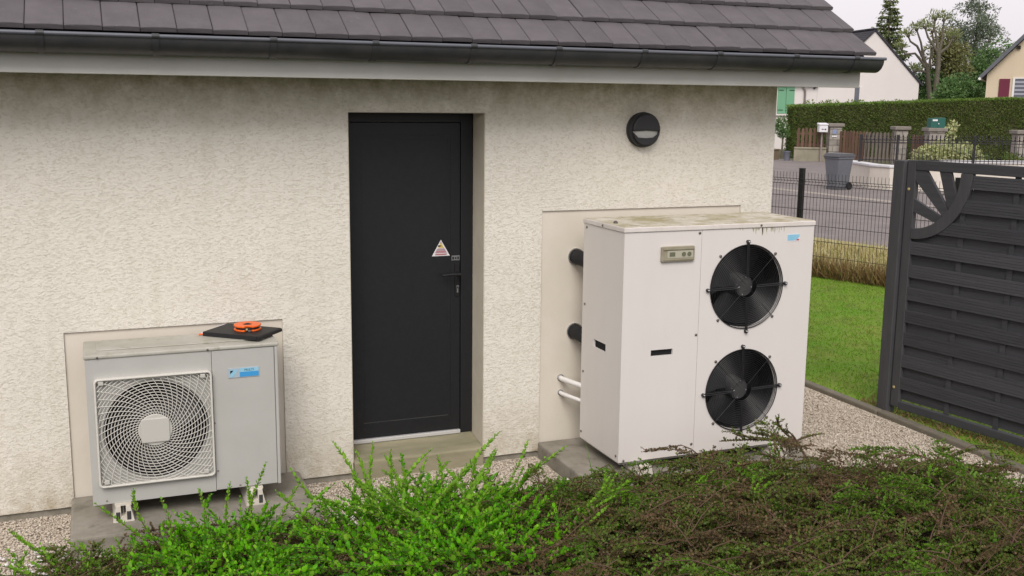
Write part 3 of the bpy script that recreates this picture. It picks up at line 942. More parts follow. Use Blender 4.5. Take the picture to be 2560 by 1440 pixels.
# bulkhead lamp on the wall
lamp = empty('wall_lamp', (3.213, 0, 2.058), 0, 'round dark bulkhead lamp with half-moon opening on the cream wall', 'lamp')
obj('lamp_base', MB().lathe([(0.108, 0.0), (0.110, -0.02), (0.104, -0.026), (0.0, -0.026)], (0, 0, 0), 40, axis='y'), 'lamp_body', lamp, smooth=True)
obj('lamp_diffuser', MB().lathe([(0.094, -0.0262), (0.088, -0.050), (0.06, -0.058), (0.0, -0.060)], (0, 0, 0), 40, axis='y'), 'lamp_glass', lamp, smooth=True)
rg = MB()
n = 48
pr = [(0.104, -0.020), (0.106, -0.048), (0.098, -0.058), (0.090, -0.052)]
vs = []
for (r_, h_) in pr:
    for j in range(n):
        vs.append((r_ * math.cos(2 * math.pi * j / n), h_, r_ * math.sin(2 * math.pi * j / n)))
rg.add(vs, [(i * n + j, i * n + (j + 1) % n, (i + 1) * n + (j + 1) % n, (i + 1) * n + j) for i in range(3) for j in range(n)])
obj('lamp_ring', rg, 'lamp_body', lamp, smooth=True)
hd = []
for i in range(25):
    a = R(-4 + 188 * i / 24)
    hd.append((0.096 * math.cos(a), 0.096 * math.sin(a)))
hd += [(-0.05, -0.006), (0.0, -0.003), (0.05, -0.006)]
obj('lamp_hood', MB().prism(hd, 'y', -0.074, -0.050), 'lamp_body', lamp, bevel=0.008)
lw = [(0.094 * math.cos(R(a)), 0.094 * math.sin(R(a))) for a in range(188, 353, 8)]
lw = lw + [(0.055, -0.046), (0.0, -0.050), (-0.055, -0.046)]
obj('lamp_lower_shield', MB().prism(lw, 'y', -0.070, -0.050), 'lamp_body', lamp, bevel=0.006)

# ================================================================== CONCRETE PADS
obj('concrete_pad', MB().prism([(-0.195, -0.002), (1.03, -0.002), (1.03, -0.63), (-0.195, -0.60)], 'z', -0.08, 0.095), 'concrete', label='grey concrete pad under the small beige air conditioner unit', cat='pad', group='concrete pads under the units', bevel=0.012)
obj('concrete_pad', MB().prism([(2.535, -0.002), (4.02, -0.002), (4.02, -0.92), (2.525, -0.93)], 'z', -0.08, 0.100), 'concrete', label='grey concrete pad under the tall white twin-fan heat pump', cat='pad', group='concrete pads under the units', bevel=0.012)

# ================================================================== SMALL BEIGE AIR CONDITIONER
ac = empty('air_conditioner', (-0.0818, -0.4266, 0), 0, 'small beige outdoor air conditioner with square swirl fan grille', 'air conditioner')
AW, AD, Z0, Z1 = 0.94, 0.334, 0.190, 0.967
LB = 0.946
c = MB()
c.box((0.0, 0.012, Z0), (0.020, AD, LB)); c.box((AW - 0.020, 0.012, Z0), (AW, AD, LB)); c.box((0.02, AD - 0.012, Z0), (AW - 0.02, AD, LB)); c.box((0.02, 0.012, Z0), (AW - 0.02, AD - 0.012, Z0 + 0.012))
obj('casing', c, 'beige_metal', ac, bevel=0.006)
fp = MB().holed(0.0, 0.602, Z0, LB - 0.001, circ_loop(0.322, 0.560, 0.255, 72), -0.001, 0.012)
obj('front_panel', fp, 'beige_metal', ac)
obj('service_panel', MB().box((0.6045, -0.001, Z0 + 0.004), (0.921, 0.012, LB - 0.002)), 'beige_metal', ac, bevel=0.003)
obj('corner_panel', MB().box((0.9235, -0.003, Z0), (AW, 0.012, LB - 0.001)), 'beige_metal', ac, bevel=0.004)
lid = obj('lid', MB().box((-0.006, -0.008, LB), (AW + 0.006, AD + 0.005, Z1)), 'beige_top', ac, bevel=0.007)
obj('lid_plate', MB().prism(rrect(0.055, 0.885, 0.080, 0.292, 0.02), 'z', Z1 + 0.0004, Z1 + 0.006), 'beige_top', lid, bevel=0.003)
iv = MB()
n = 64
vs = []
for (r_, y_) in ((0.2545, 0.013), (0.250, 0.045), (0.246, 0.10), (0.246, 0.20)):
    for j in range(n):
        vs.append((0.322 + r_ * math.cos(2 * math.pi * j / n), y_, 0.560 + r_ * math.sin(2 * math.pi * j / n)))
iv.add(vs, [(i * n + j, i * n + (j + 1) % n, (i + 1) * n + (j + 1) % n, (i + 1) * n + j) for i in range(3) for j in range(n)])
obj('fan_duct', iv, 'dark', ac, smooth=True)
iv = MB().box((0.03, 0.20, Z0 + 0.02), (0.60, 0.21, LB - 0.01))
obj('coil', iv, 'dark', ac)
fan = MB().lathe([(0.085, 0.16), (0.085, 0.08), (0.07, 0.068), (0.0, 0.064)], (0.322, 0, 0.560), 24, axis='y')
for k in range(3):
    a0 = R(120 * k + 20)
    vs, nn = [], 7
    for ir, r_ in enumerate((0.07, 0.15, 0.235)):
        for j in range(nn):
            a_ = a0 + R(75) * (j / (nn - 1) - 0.5) + ir * 0.22
            y_ = 0.075 + 0.075 * (j / (nn - 1))
            vs.append((0.322 + r_ * math.cos(a_), y_, 0.560 + r_ * math.sin(a_)))
    fan.add(vs, [(i * nn + j, i * nn + j + 1, (i + 1) * nn + j + 1, (i + 1) * nn + j) for i in range(2) for j in range(nn - 1)])
obj('fan', fan, 'motor', ac, smooth=True)
# swirl grille
GX0, GX1, GZ0, GZ1 = 0.034, 0.600, 0.284, 0.848
gcx, gcz = 0.313, 0.562
gf = MB()
loo, lii = rrect(GX0, GX1, GZ0, GZ1, 0.022), rrect(GX0 + 0.010, GX1 - 0.010, GZ0 + 0.010, GZ1 - 0.010, 0.014)
n = len(loo)
vs = [(p[0], 0.0, p[1]) for p in loo] + [(p[0], -0.030, p[1]) for p in loo] + [(p[0], -0.030, p[1]) for p in lii] + [(p[0], 0.0, p[1]) for p in lii]
gf.add(vs, [(k * n + i, k * n + (i + 1) % n, ((k + 1) % 4) * n + (i + 1) % n, ((k + 1) % 4) * n + i) for k in range(4) for i in range(n)])
grf = obj('fan_grille', gf, 'grille', ac, bevel=0.004)
gw = MB()
def ins(x, z): return GX0 + 0.006 < x < GX1 - 0.006 and GZ0 + 0.006 < z < GZ1 - 0.006
r_ = 0.092
while r_ < 0.385:
    seg, N = [], 120
    pts = [(gcx + r_ * math.cos(2 * math.pi * i / N), gcz + r_ * math.sin(2 * math.pi * i / N)) for i in range(N)]
    ok = [ins(*p) for p in pts]
    if all(ok):
        gw.tube([(p[0], -0.017, p[1]) for p in pts[::2]], 0.0022, 4, closed=True)
    else:
        st = next((i for i in range(N) if not ok[i]), 0)
        run = []
        for k in range(N + 1):
            i = (st + k) % N
            if ok[i]: run.append((pts[i][0], -0.017, pts[i][1]))
            else:
                if len(run) > 2: gw.tube(run, 0.0022, 4, caps=False)
                run = []
    r_ += 0.0148
obj('grille_rings', gw, 'grille', grf, kind='stuff')
gs = MB()
for k in range(44):
    t0 = 2 * math.pi * k / 44
    run = []
    for i in range(40):
        rr = 0.080 * math.exp(i * 0.042)
        a_ = t0 + R(34) * math.log(rr / 0.080)
        x_, z_ = gcx + rr * math.cos(a_), gcz + rr * math.sin(a_)
        if not ins(x_, z_): break
        run.append((x_, -0.0215, z_))
    if len(run) > 2: gs.tube(run, 0.0018, 4, caps=False)
obj('grille_spokes', gs, 'grille', grf, kind='stuff')
hb = MB().disc((gcx, gcz), 0.083, -0.026, -0.012, 32)
obj('grille_hub', hb, 'hub', grf, bevel=0.004)
hb = MB().prism(rrect(gcx - 0.069, gcx + 0.069, gcz - 0.063, gcz + 0.063, 0.014), 'y', -0.034, -0.026)
obj('hub_cover', hb, 'hub', grf, bevel=0.004)
for (x_, z_) in ((GX0 + 0.038, GZ0 + 0.028), (GX1 - 0.045, GZ0 + 0.028), (GX0 + 0.034, GZ1 - 0.022), (GX1 - 0.045, GZ1 - 0.024)):
    obj('grille_clip', MB().box((x_ - 0.012, -0.0285, z_ - 0.010), (x_ + 0.012, -0.010, z_ + 0.010)), 'hub', grf, bevel=0.002)
# badge
bd = obj('badge', MB().box((0.684, -0.0045, 0.794), (0.841, -0.001, 0.844)), 'badge_grey', ac)
obj('badge_field', MB().box((0.742, -0.0055, 0.797), (0.839, -0.0045, 0.822)), 'badge_blue', bd)
obj('badge_field', MB().box((0.742, -0.0053, 0.8222), (0.839, -0.0045, 0.842)), 'badge_sky', bd)
obj('badge_arrow', MB().prism([(0.694, 0.799), (0.708, 0.799), (0.734, 0.836), (0.694, 0.836)], 'y', -0.0053, -0.0045), 'badge_sky', bd)
obj('badge_mark', MB().prism([(0.694, 0.815), (0.711, 0.833), (0.694, 0.833)], 'y', -0.0060, -0.0053), 'ink', bd)
tmesh = text_mesh('MULTI', 0.017)
obj('lettering', tmesh, 'ink', bd, loc=(0.790, -0.0056, 0.8315), rot=(R(90), 0, 0))
def screws(parent, pts, r=0.006, m='screw', y=-0.001):
    me = None
    for (x_, z_) in pts:
        if me is None:
            me = MB().lathe([(r, 0.0), (r, -0.002), (r * 0.6, -0.004), (0, -0.0045)], (0, 0, 0), 10, axis='y').mesh('screw')
            recalc(me)
            me.materials.append(M[m])
        o = bpy.data.objects.new('screw', me)
        COL.objects.link(o); o.parent = parent; o.location = (x_, y, z_)
screws(ac, [(0.058, 0.954), (0.585, 0.954)], 0.006, 'screw', -0.0085)
screws(ac, [(0.608, 0.560), (0.065, 0.208), (0.725, 0.208), (0.615, 0.30)], 0.005, 'zincpipe')
# mounting feet: white rails with rubber blocks
def foot(parent, x_, y0, y1, zb, zt):
    f_ = MB()
    hw = 0.044
    f_.prism([(x_ - hw * 1.15, zb), (x_ + hw * 1.15, zb), (x_ + hw * 1.15, zb + 0.008), (x_ + hw * 0.85, zt - 0.032), (x_ + hw * 0.8, zt - 0.012), (x_ + 0.012, zt - 0.012), (x_ + 0.012, zb + 0.030),
              (x_ - 0.012, zb + 0.030), (x_ - 0.012, zt - 0.012), (x_ - hw * 0.8, zt - 0.012), (x_ - hw * 0.85, zt - 0.032), (x_ - hw * 1.15, zb + 0.008)], 'y', y0, y1)
    ft = obj('mounting_foot', f_, 'foot', parent)
    obj('clamp_plate', MB().box((x_ - 0.040, y0 + 0.012, zt - 0.0118), (x_ + 0.040, y0 + 0.09, zt - 0.0004)), 'foot', ft)
    b_ = MB().tube([(x_, y0 + 0.045, zb + 0.031), (x_, y0 + 0.045, zt - 0.003)], 0.006, 8)
    obj('bolt', b_, 'steel', ft)
    if zt - zb > 0.07:  # dark plates on the front face paint in the shade of the hollows
        obj('foot_hollow_shade', MB().box((x_ - hw * 0.82, y0 - 0.0015, zb + 0.010), (x_ - 0.016, y0, zt - 0.040)), 'motor', ft)
        obj('foot_hollow_shade', MB().box((x_ + 0.016, y0 - 0.0015, zb + 0.010), (x_ + hw * 0.82, y0, zt - 0.040)), 'motor', ft)
foot(ac, 0.140, -0.030, 0.36, 0.0955, 0.190)
foot(ac, 0.800, -0.030, 0.36, 0.0955, 0.190)

# notebook and tape measure lying on the lid
nb = empty('notebook', (0.708, -0.200, Z1 + 0.0062), R(-40), 'black ring binder notebook with loose papers lying on the beige unit', 'notebook')
n2x, n2y = 0.165, 0.118
obj('back_cover', MB().box((-n2x, -n2y, 0.0), (n2x, n2y, 0.003)), 'notebook', nb, bevel=0.001)
obj('pages', MB().box((-n2x + 0.004, -n2y + 0.010, 0.0032), (n2x - 0.012, n2y - 0.004, 0.0198)), 'paper', nb)
obj('front_cover', MB().box((-n2x, -n2y, 0.020), (n2x, n2y, 0.0235)), 'notebook', nb, bevel=0.001)
obj('spine', MB().tube([(n2x + 0.001, -n2y, 0.0118), (n2x + 0.001, n2y, 0.0118)], 0.0112, 10), 'notebook', nb, smooth=True)
obj('flap', MB().box((-n2x + 0.002, -n2y - 0.003, 0.001), (n2x - 0.002, -n2y + 0.006, 0.0222)), 'notebook', nb, bevel=0.001)
obj('loose_paper', MB().add([(-n2x - 0.018, -n2y + 0.012, 0.014), (-n2x + 0.02, -n2y + 0.012, 0.0199), (-n2x + 0.02, n2y + 0.004, 0.0199), (-n2x - 0.022, n2y + 0.004, 0.018), (-n2x - 0.018, -n2y + 0.012, 0.010), (-n2x + 0.02, -n2y + 0.012, 0.0190), (-n2x + 0.02, n2y + 0.004, 0.0190), (-n2x - 0.022, n2y + 0.004, 0.014)],
    [(0, 1, 2, 3), (7, 6, 5, 4), (0, 4, 5, 1), (1, 5, 6, 2), (2, 6, 7, 3), (3, 7, 4, 0)]), 'paper', nb)
obj('index_tab', MB().tube([(-n2x - 0.022, -n2y - 0.006, 0.007), (-n2x + 0.006, -n2y + 0.012, 0.010)], [0.005, 0.004], 8), 'orange', nb, smooth=True)

tp = empty('tape_measure', (0.738, -0.200, Z1 + 0.0299), R(-28), 'round orange tape measure lying on the black notebook', 'tape measure')
def slab_ring(r0, r1, z0, z1, notch=None, n=56):
    m_ = MB()
    out = []
    for i in range(n):
        a_ = 2 * math.pi * i / n
        rr = r1
        if notch is not None:
            da = (a_ - notch + math.pi) % (2 * math.pi) - math.pi
            if abs(da) < 0.30: rr = r1 - 0.024 * math.cos(da / 0.30 * math.pi / 2) ** 0.6
        out.append((rr * math.cos(a_), rr * math.sin(a_)))
    inn = [(r0 * math.cos(2 * math.pi * i / n), r0 * math.sin(2 * math.pi * i / n)) for i in range(n)]
    vs = [(p[0], p[1], z0) for p in out] + [(p[0], p[1], z1) for p in out] + [(p[0], p[1], z1) for p in inn] + [(p[0], p[1], z0) for p in inn]
    m_.add(vs, [(k * n + i, k * n + (i + 1) % n, ((k + 1) % 4) * n + (i + 1) % n, ((k + 1) % 4) * n + i) for k in range(4) for i in range(n)])
    return m_
NA = R(-65)
obj('lower_shell', slab_ring(0.01, 0.072, 0.0, 0.008, NA), 'orange', tp, bevel=0.002)
obj('tape_reel', MB().lathe([(0.062, 0.008), (0.062, 0.020)], (0, 0, 0), 40), 'ink', tp, smooth=True)
obj('upper_shell', slab_ring(0.024, 0.072, 0.020, 0.030, NA), 'orange', tp, bevel=0.003)
obj('reel_knob', MB().lathe([(0.0215, 0.019), (0.0215, 0.028), (0.016, 0.031), (0.0, 0.030)], (0, 0, 0), 28), 'black', tp, smooth=True)
obj('crank_recess', slab_ring(0.010, 0.014, 0.0305, 0.0325), 'motor', tp)
cx_, cy_ = 0.063 * math.cos(NA), 0.058 * math.sin(NA)
obj('tape_mouth', MB().box((cx_ - 0.014, cy_ - 0.009, 0.006), (cx_ + 0.010, cy_ + 0.008, 0.019)), 'ink', tp, bevel=0.002)
obj('tape_hook', MB().box((cx_ + 0.002, cy_ - 0.016, 0.003), (cx_ + 0.014, cy_ - 0.009, 0.010)), 'steel', tp)
obj('tape_button', MB().tube([(cx_ - 0.008, cy_ - 0.010, 0.013), (cx_ - 0.008, cy_ + 0.004, 0.013)], 0.006, 10), 'gold', tp)

# ================================================================== TALL WHITE HEAT PUMP
HX, HY = 2.736, -0.718
hp = empty('heat_pump', (HX, HY, 0), 0, 'tall white heat pump with two black fan guards one above the other', 'heat pump')
HW, HD, H0, H1 = 1.277, 0.519, 0.172, 1.540
HL = 1.510
SX = 0.4985
obj('left_panel', MB().box((0.0, -0.001, H0), (SX - 0.001, 0.012, 0.70)).box((0.0, -0.001, 0.95), (SX - 0.001, 0.012, HL - 0.001)).holed(0.0, SX - 0.001, 0.70, 0.95, rect_loop(0.190, 0.333, 0.789, 0.825, 8), -0.001, 0.012), 'white_metal', hp)
obj('hand_slot', MB().box((0.185, 0.0122, 0.782), (0.338, 0.030, 0.832)), 'dark', hp)
sp_ = MB()
# side panel lies in the yz plane: build it turned
tmp = MB().holed(0.0125, HD, 0.70, 0.95, rect_loop(0.197, 0.355, 0.783, 0.831, 8), 0, 0.012)
sp_.add([(p[1], p[0], p[2]) for p in tmp.v], tmp.f)
sp_.box((0, 0.0125, H0), (0.012, HD, 0.70)).box((0, 0.0125, 0.95), (0.012, HD, HL - 0.001))
obj('side_panel', sp_, 'white_metal', hp)
obj('hand_slot', MB().box((0.0122, 0.19, 0.776), (0.030, 0.36, 0.838)), 'dark', hp)
obj('back_panel', MB().box((0.0125, HD - 0.012, H0), (HW - 0.0125, HD, HL - 0.001)).box((HW - 0.012, 0.0125, H0), (HW, HD, HL - 0.001)), 'white_metal', hp)
obj('base_panel', MB().box((0.02, 0.02, H0 - 0.02), (HW - 0.02, HD - 0.02, H0 - 0.001)), 'steel', hp)
F1, F2, FR_ = (0.818, 1.162), (0.817, 0.534), 0.249
fpn = MB()
fpn.holed(SX + 0.001, HW, 0.850, HL - 0.001, circ_loop(*F1, FR_, 72), -0.001, 0.014)
fpn.holed(SX + 0.001, HW, H0, 0.850, circ_loop(*F2, FR_, 72), -0.001, 0.014)
obj('fan_panel', fpn, 'white_metal', hp)
lid2 = obj('lid', MB().box((-0.006, -0.008, HL), (HW + 0.006, HD + 0.006, H1 - 0.002)), 'lid_edge', hp, bevel=0.004)
obj('lid_sheet', MB().box((0.0, -0.002, H1 - 0.0018), (HW, HD, H1)), 'white_top', lid2)
obj('lid_knob', MB().lathe([(0.012, 0), (0.014, 0.006), (0.008, 0.014), (0, 0.016)], (0.045, 0.20, H1), 10), 'screw', lid2, smooth=True)
# moss streaks that ran down from the lid at the right
ms = MB()
for i in range(24):
    x_ = random.gauss(0.93, 0.11)
    if not 0.6 < x_ < 1.2: continue
    l_ = random.uniform(0.012, 0.05) * math.exp(-((x_ - 0.95) / 0.14) ** 2) + 0.006
    w_ = random.uniform(0.002, 0.006)
    ms.prism([(x_ - w_, HL - 0.002), (x_ - w_ * 0.3, HL - l_), (x_ + w_ * 0.5, HL - l_ * 0.9), (x_ + w_, HL - 0.002)], 'y', -0.0016, -0.0011)
obj('moss_streaks', ms, 'moss', hp, kind='stuff')

def fan_unit(cx, cz, ph, nm):
    dv = MB()
    n = 64
    vs = []
    for (r_, y_) in ((FR_ - 0.0005, 0.0145), (FR_ - 0.001, 0.018), (FR_ - 0.003, 0.021)):
        for j in range(n):
            vs.append((cx + r_ * math.cos(2 * math.pi * j / n), y_, cz + r_ * math.sin(2 * math.pi * j / n)))
    dv.add(vs, [(i * n + j, i * n + (j + 1) % n, (i + 1) * n + (j + 1) % n, (i + 1) * n + j) for i in range(2) for j in range(n)])
    obj('fan_ring', dv, 'white_metal', hp, smooth=True)
    dv = MB()
    vs = []
    for (r_, y_) in ((FR_ - 0.003, 0.0212), (FR_ - 0.010, 0.17), (0.0, 0.26)):
        for j in range(n):
            vs.append((cx + r_ * math.cos(2 * math.pi * j / n), y_, cz + r_ * math.sin(2 * math.pi * j / n)))
    dv.add(vs, [(i * n + j, i * n + (j + 1) % n, (i + 1) * n + (j + 1) % n, (i + 1) * n + j) for i in range(2) for j in range(n)])
    obj('fan_duct', dv, 'dark', hp, smooth=True)
    fb = MB()
    for k in range(4):
        a0 = ph + R(90) * k
        vs, nn = [], 8
        for ir, r_ in enumerate((0.06, 0.14, 0.232)):
            for j in range(nn):
                a_ = a0 + R(58) * (j / (nn - 1) - 0.5) + ir * 0.16
                vs.append((cx + r_ * math.cos(a_), 0.040 + 0.085 * (1 - j / (nn - 1)), cz + r_ * math.sin(a_)))
        fb.add(vs, [(i * nn + j, i * nn + j + 1, (i + 1) * nn + j + 1, (i + 1) * nn + j) for i in range(2) for j in range(nn - 1)])
    fo = obj('fan', fb, 'blade', hp, smooth=True)
    mo = MB().lathe([(0.066, 0.12), (0.066, 0.022), (0.060, 0.014), (0.0, 0.011)], (cx - 0.010, 0, cz + 0.002), 32, axis='y')
    mo_ = obj('fan_motor', mo, 'motor', fo, smooth=True)
    for k in range(4):
        a_ = R(80 + 90 * k)
        b_ = MB().lathe([(0.0045, 0.014), (0.0045, 0.009), (0, 0.008)], (cx - 0.010 + 0.052 * math.cos(a_), 0, cz + 0.002 + 0.052 * math.sin(a_)), 8, axis='y')
        obj('motor_bolt', b_, 'steel', fo)
    gd = MB()
    # thick double radial stays
    for k in range(4):
        a_ = R(90 * k + 1.5)
        ca, sa = math.cos(a_), math.sin(a_)
        for s_ in (-0.0048, 0.0048):
            gd.tube([(cx + 0.064 * ca - s_ * sa, -0.010, cz + 0.064 * sa + s_ * ca), (cx + 0.272 * ca - s_ * sa, -0.010, cz + 0.272 * sa + s_ * ca)], 0.0036, 6)
        gd.lathe([(0.0115, -0.001), (0.0115, -0.016), (0.008, -0.019), (0, -0.019)], (cx + 0.268 * ca, 0, cz + 0.268 * sa), 12, axis='y')
    gobj = obj('fan_guard', gd, 'guard', hp, smooth=True)
    gr_ = MB()
    r_ = 0.066
    while r_ < 0.251:
        gr_.tube([(cx + r_ * math.cos(2 * math.pi * j / 56), -0.006 - 0.005 * (1 - (r_ / 0.25) ** 2), cz + r_ * math.sin(2 * math.pi * j / 56)) for j in range(56)], 0.0019, 4, closed=True)
        r_ += 0.0108
    gr_.tube([(cx + 0.2505 * math.cos(2 * math.pi * j / 64), -0.006, cz + 0.2505 * math.sin(2 * math.pi * j / 64)) for j in range(64)], 0.0030, 6, closed=True)
    obj('guard_rings', gr_, 'guard', gobj, kind='stuff')
    for k in range(4):
        a_ = R(45 + 90 * k)
        ca, sa = math.cos(a_), math.sin(a_)
        st = MB().tube([(cx + 0.02 * ca, -0.013, cz + 0.02 * sa), (cx + 0.255 * ca, -0.009, cz + 0.255 * sa)], 0.0016, 5)
        obj('guard_stay', st, 'guard', gobj)
        st = MB().lathe([(0.0085, -0.001), (0.0085, -0.007), (0.005, -0.0095), (0, -0.0098)], (cx + 0.268 * ca, 0, cz + 0.268 * sa), 10, axis='y')
        obj('guard_bolt', st, 'screw', gobj, smooth=True)
    for k in range(4):
        a_ = R(90 * k + 1.5)
        st = MB().lathe([(0.0065, -0.0192), (0.0065, -0.0225), (0.004, -0.0245), (0, -0.0247)], (cx + 0.268 * math.cos(a_), 0, cz + 0.268 * math.sin(a_)), 10, axis='y')
        obj('guard_bolt', st, 'steel', gobj, smooth=True)
    cb = MB().tube([(cx - 0.236, -0.001, cz + 0.002), (cx - 0.20, 0.006, cz + 0.006), (cx - 0.15, 0.010, cz - 0.002), (cx - 0.10, 0.010, cz - 0.012), (cx - 0.06, 0.009, cz - 0.008), (cx - 0.045, 0.012, cz + 0.006)], 0.0045, 8)
    obj('motor_cable', cb, 'black', fo, smooth=True)
    cb = MB()
    for q in range(11):
        t_ = q / 10
        cb.box((cx - 0.115 + 0.066 * t_, 0.001, cz - 0.014 + 0.008 * t_ * t_ + 0.004 * t_), (cx - 0.1115 + 0.066 * t_, 0.0045, cz - 0.010 + 0.008 * t_ * t_ + 0.004 * t_))
    obj('cable_spiral', cb, 'fascia', fo)
fan_unit(*F1, R(-35), 1)
fan_unit(*F2, R(-42), 2)

# control display under its clear cover
dp = MB().prism(rrect(0.230, 0.445, 1.336, 1.424, 0.008), 'y', -0.018, -0.001)
dsp = obj('control_display', dp, 'disp_frame', hp, bevel=0.004)
obj('display_face', MB().prism(rrect(0.266, 0.434, 1.357, 1.400, 0.005), 'y', -0.0195, -0.0181), 'disp_in', dsp)
obj('display_ledge', MB().box((0.240, -0.024, 1.404), (0.437, -0.0181, 1.413)).box((0.240, -0.021, 1.345), (0.437, -0.0181, 1.351)), 'disp_frame', dsp, bevel=0.001)
obj('display_screen', MB().box((0.280, -0.0205, 1.366), (0.316, -0.0196, 1.391)), 'lcd', dsp)
for x_ in (0.372, 0.408):
    obj('display_button', MB().disc((x_, 1.378), 0.013, -0.0225, -0.0196, 20), 'lcd', dsp)
bd = obj('badge', MB().box((1.086, -0.0022, 1.419), (1.176, -0.0011, 1.463)), 'badge_white', hp)
obj('badge_field', MB().prism([(1.088, 1.425), (1.150, 1.425), (1.174, 1.446), (1.174, 1.461), (1.088, 1.461)], 'y', -0.0032, -0.0022), 'badge_sky', bd)
obj('badge_mark', MB().prism([(1.152, 1.424), (1.172, 1.424), (1.172, 1.433), (1.155, 1.433)], 'y', -0.0032, -0.0022), 'red_ink', bd)
screws(hp, [(0.4835, 1.492), (0.4975 - 0.012, 0.895), (0.484, 0.232), (0.78, 0.196), (1.21, 0.196), (0.65, 0.196)], 0.0085)
screws(hp, [(0.895, 1.524), (0.03, 0.185)], 0.007, y=-0.0085)
scm = MB().lathe([(0.008, 0.0), (0.008, -0.002), (0.005, -0.005), (0, -0.0055)], (0, 0, 0), 10, axis='y').mesh('screw'); recalc(scm); scm.materials.append(M['screw'])
for (y_, z_) in ((0.480, 1.488), (0.485, 1.02), (0.488, 0.60), (0.498, 0.215), (0.26, 1.523), (0.03, 0.205)):
    o = bpy.data.objects.new('screw', scm); COL.objects.link(o); o.parent = hp
    o.location = (0.0 if z_ < 1.51 else -0.006, y_, z_); o.rotation_euler = (0, 0, R(-90))
foot(hp, 0.155, -0.062, 0.54, 0.1005, 0.151)
foot(hp, 1.085, -0.062, 0.54, 0.1005, 0.151)

# pipes from the wall into the heat pump
for (x_, z_, lab) in ((2.783, 1.268, 'thick black insulated pipe, the upper one entering the heat pump'), (2.783, 0.792, 'thick black insulated pipe, the lower one entering the heat pump')):
    e_ = empty('insulated_pipe', (x_, 0, z_), 0, lab, 'pipe', 'black insulated pipes behind the heat pump')
    p_ = MB()
    path = [(0.0, 0.02, 0.006), (0.0, -0.05, 0.006), (0.004, -0.10, 0.002), (0.010, -0.16, -0.004), (0.012, -0.197, -0.006)]
    p_.tube(path, [0.044, 0.046, 0.043, 0.047, 0.046], 18)
    obj('insulation', p_, 'rubber', e_, smooth=True)
    obj('wall_collar', slab_ring(0.046, 0.053, 0.0, 0.012), 'steel', e_, loc=(0, 0.0115, 0.006), rot=(R(90), 0, 0))
for (x_, z_, r_, lab) in ((2.694, 0.500, 0.0165, 'white conduit pipe low behind the heat pump, the upper thicker one'), (2.694, 0.404, 0.0125, 'white conduit pipe low behind the heat pump, the lower thinner one')):
    e_ = empty('white_conduit', (x_, 0, z_), 0, lab, 'pipe', 'white conduits behind the heat pump')
    obj('conduit', MB().tube([(0.0, 0.02, 0.002), (0.0, -0.02, 0.001), (0.02, -0.10, 0.0), (0.055, -0.1985, -0.004)], r_, 14), 'pvc', e_, smooth=True)
    obj('wall_collar', slab_ring(r_ + 0.0005, r_ + 0.006, 0.0, 0.006), 'steel', e_, loc=(0, 0.0115, 0.002), rot=(R(90), 0, 0))

# ================================================================== GREY WOODEN GARDEN SCREEN
scr = empty('garden_screen', (5.337, 0.041, 0), math.atan2(-0.988, 0.155), 'grey painted wooden fence screen with quarter-sun cutout in its corner', 'fence screen')
obj('post', MB().box((-0.045, -0.045, -0.05), (0.045, 0.045, 1.845)), 'screen_post', scr, bevel=0.006)
obj('post', MB().box((1.885, -0.045, -0.05), (1.975, 0.045, 1.845)), 'screen_post', scr, bevel=0.006)
for z_ in (1.648, 0.214):
    obj('hinge_screw', MB().lathe([(0.010, -0.022), (0.010, -0.027), (0.0, -0.029)], (0.082, 0, z_), 10, axis='y'), 'gold', scr)
obj('stile', MB().box((0.056, -0.020, 0.07), (0.126, 0.022, 1.850)), 'screen_post', scr, bevel=0.004)
obj('stile', MB().box((1.805, -0.020, 0.07), (1.875, 0.022, 1.850)), 'screen_post', scr, bevel=0.004)
obj('top_rail', MB().box((0.1265, -0.0215, 1.783), (1.8045, 0.0205, 1.851)), 'screen_wood', scr, bevel=0.004)
obj('bottom_rail', MB().box((0.1265, -0.0215, 0.06), (1.8045, 0.0205, 0.115)), 'screen_wood', scr, bevel=0.004)
for x_ in (0.512, 0.892, 1.272, 1.640):
    obj('batten', MB().box((x_ - 0.019, -0.003, 0.116), (x_ + 0.019, 0.009, 1.782)), 'screen_wood', scr)
ACX, ACZ = 0.128, 1.782
def slat_poly(z0, z1, k=6):
    """slat outline, cut along the quarter circle where it meets it"""
    xs = []
    for i in range(k + 1):
        z = z0 + (z1 - z0) * i / k
        dz = ACZ - z
        xs.append((0.128 + math.sqrt(max(0.452 ** 2 - dz * dz, 0)) + (0.002 if dz < 0.452 else 0), z))
    return xs + [(1.8035, z1), (1.8035, z0)]
z_ = 1.7735
k = 0
while z_ > 0.15:
    h_ = 0.0925 if k % 2 == 0 else 0.066
    z0 = max(z_ - h_, 0.117)
    if k % 2 == 0: ya, yb = -0.0175, -0.0095
    else: ya, yb = 0.0092, 0.0165
    if h_ > 0.08:
        s_ = MB()
        # grooved face: five ridges
        N = 5
        hh = (z_ - z0) / N
        for q in range(N):
            s_.prism(slat_poly(z0 + q * hh + 0.0012, z0 + (q + 1) * hh - 0.0012, 3), 'y', ya, yb)
        s_.prism(slat_poly(z0 + 0.001, z_ - 0.001), 'y', ya + 0.003, yb + 0.001)
    else:
        s_ = MB().prism(slat_poly(z0 - 0.012, z_ + 0.003), 'y', ya, yb)
    obj('slat', s_, 'screen_wood', scr)
    z_ -= h_ + 0.0025
    k += 1
N = 20
ao = [(ACX + 0.450 * math.sin(R(90 * i / N)), ACZ - 0.480 * math.cos(R(90 * i / N))) for i in range(N + 1)]
ai = [(ACX + 0.362 * math.sin(R(90 * i / N)), ACZ - 0.405 * math.cos(R(90 * i / N))) for i in range(N, -1, -1)]
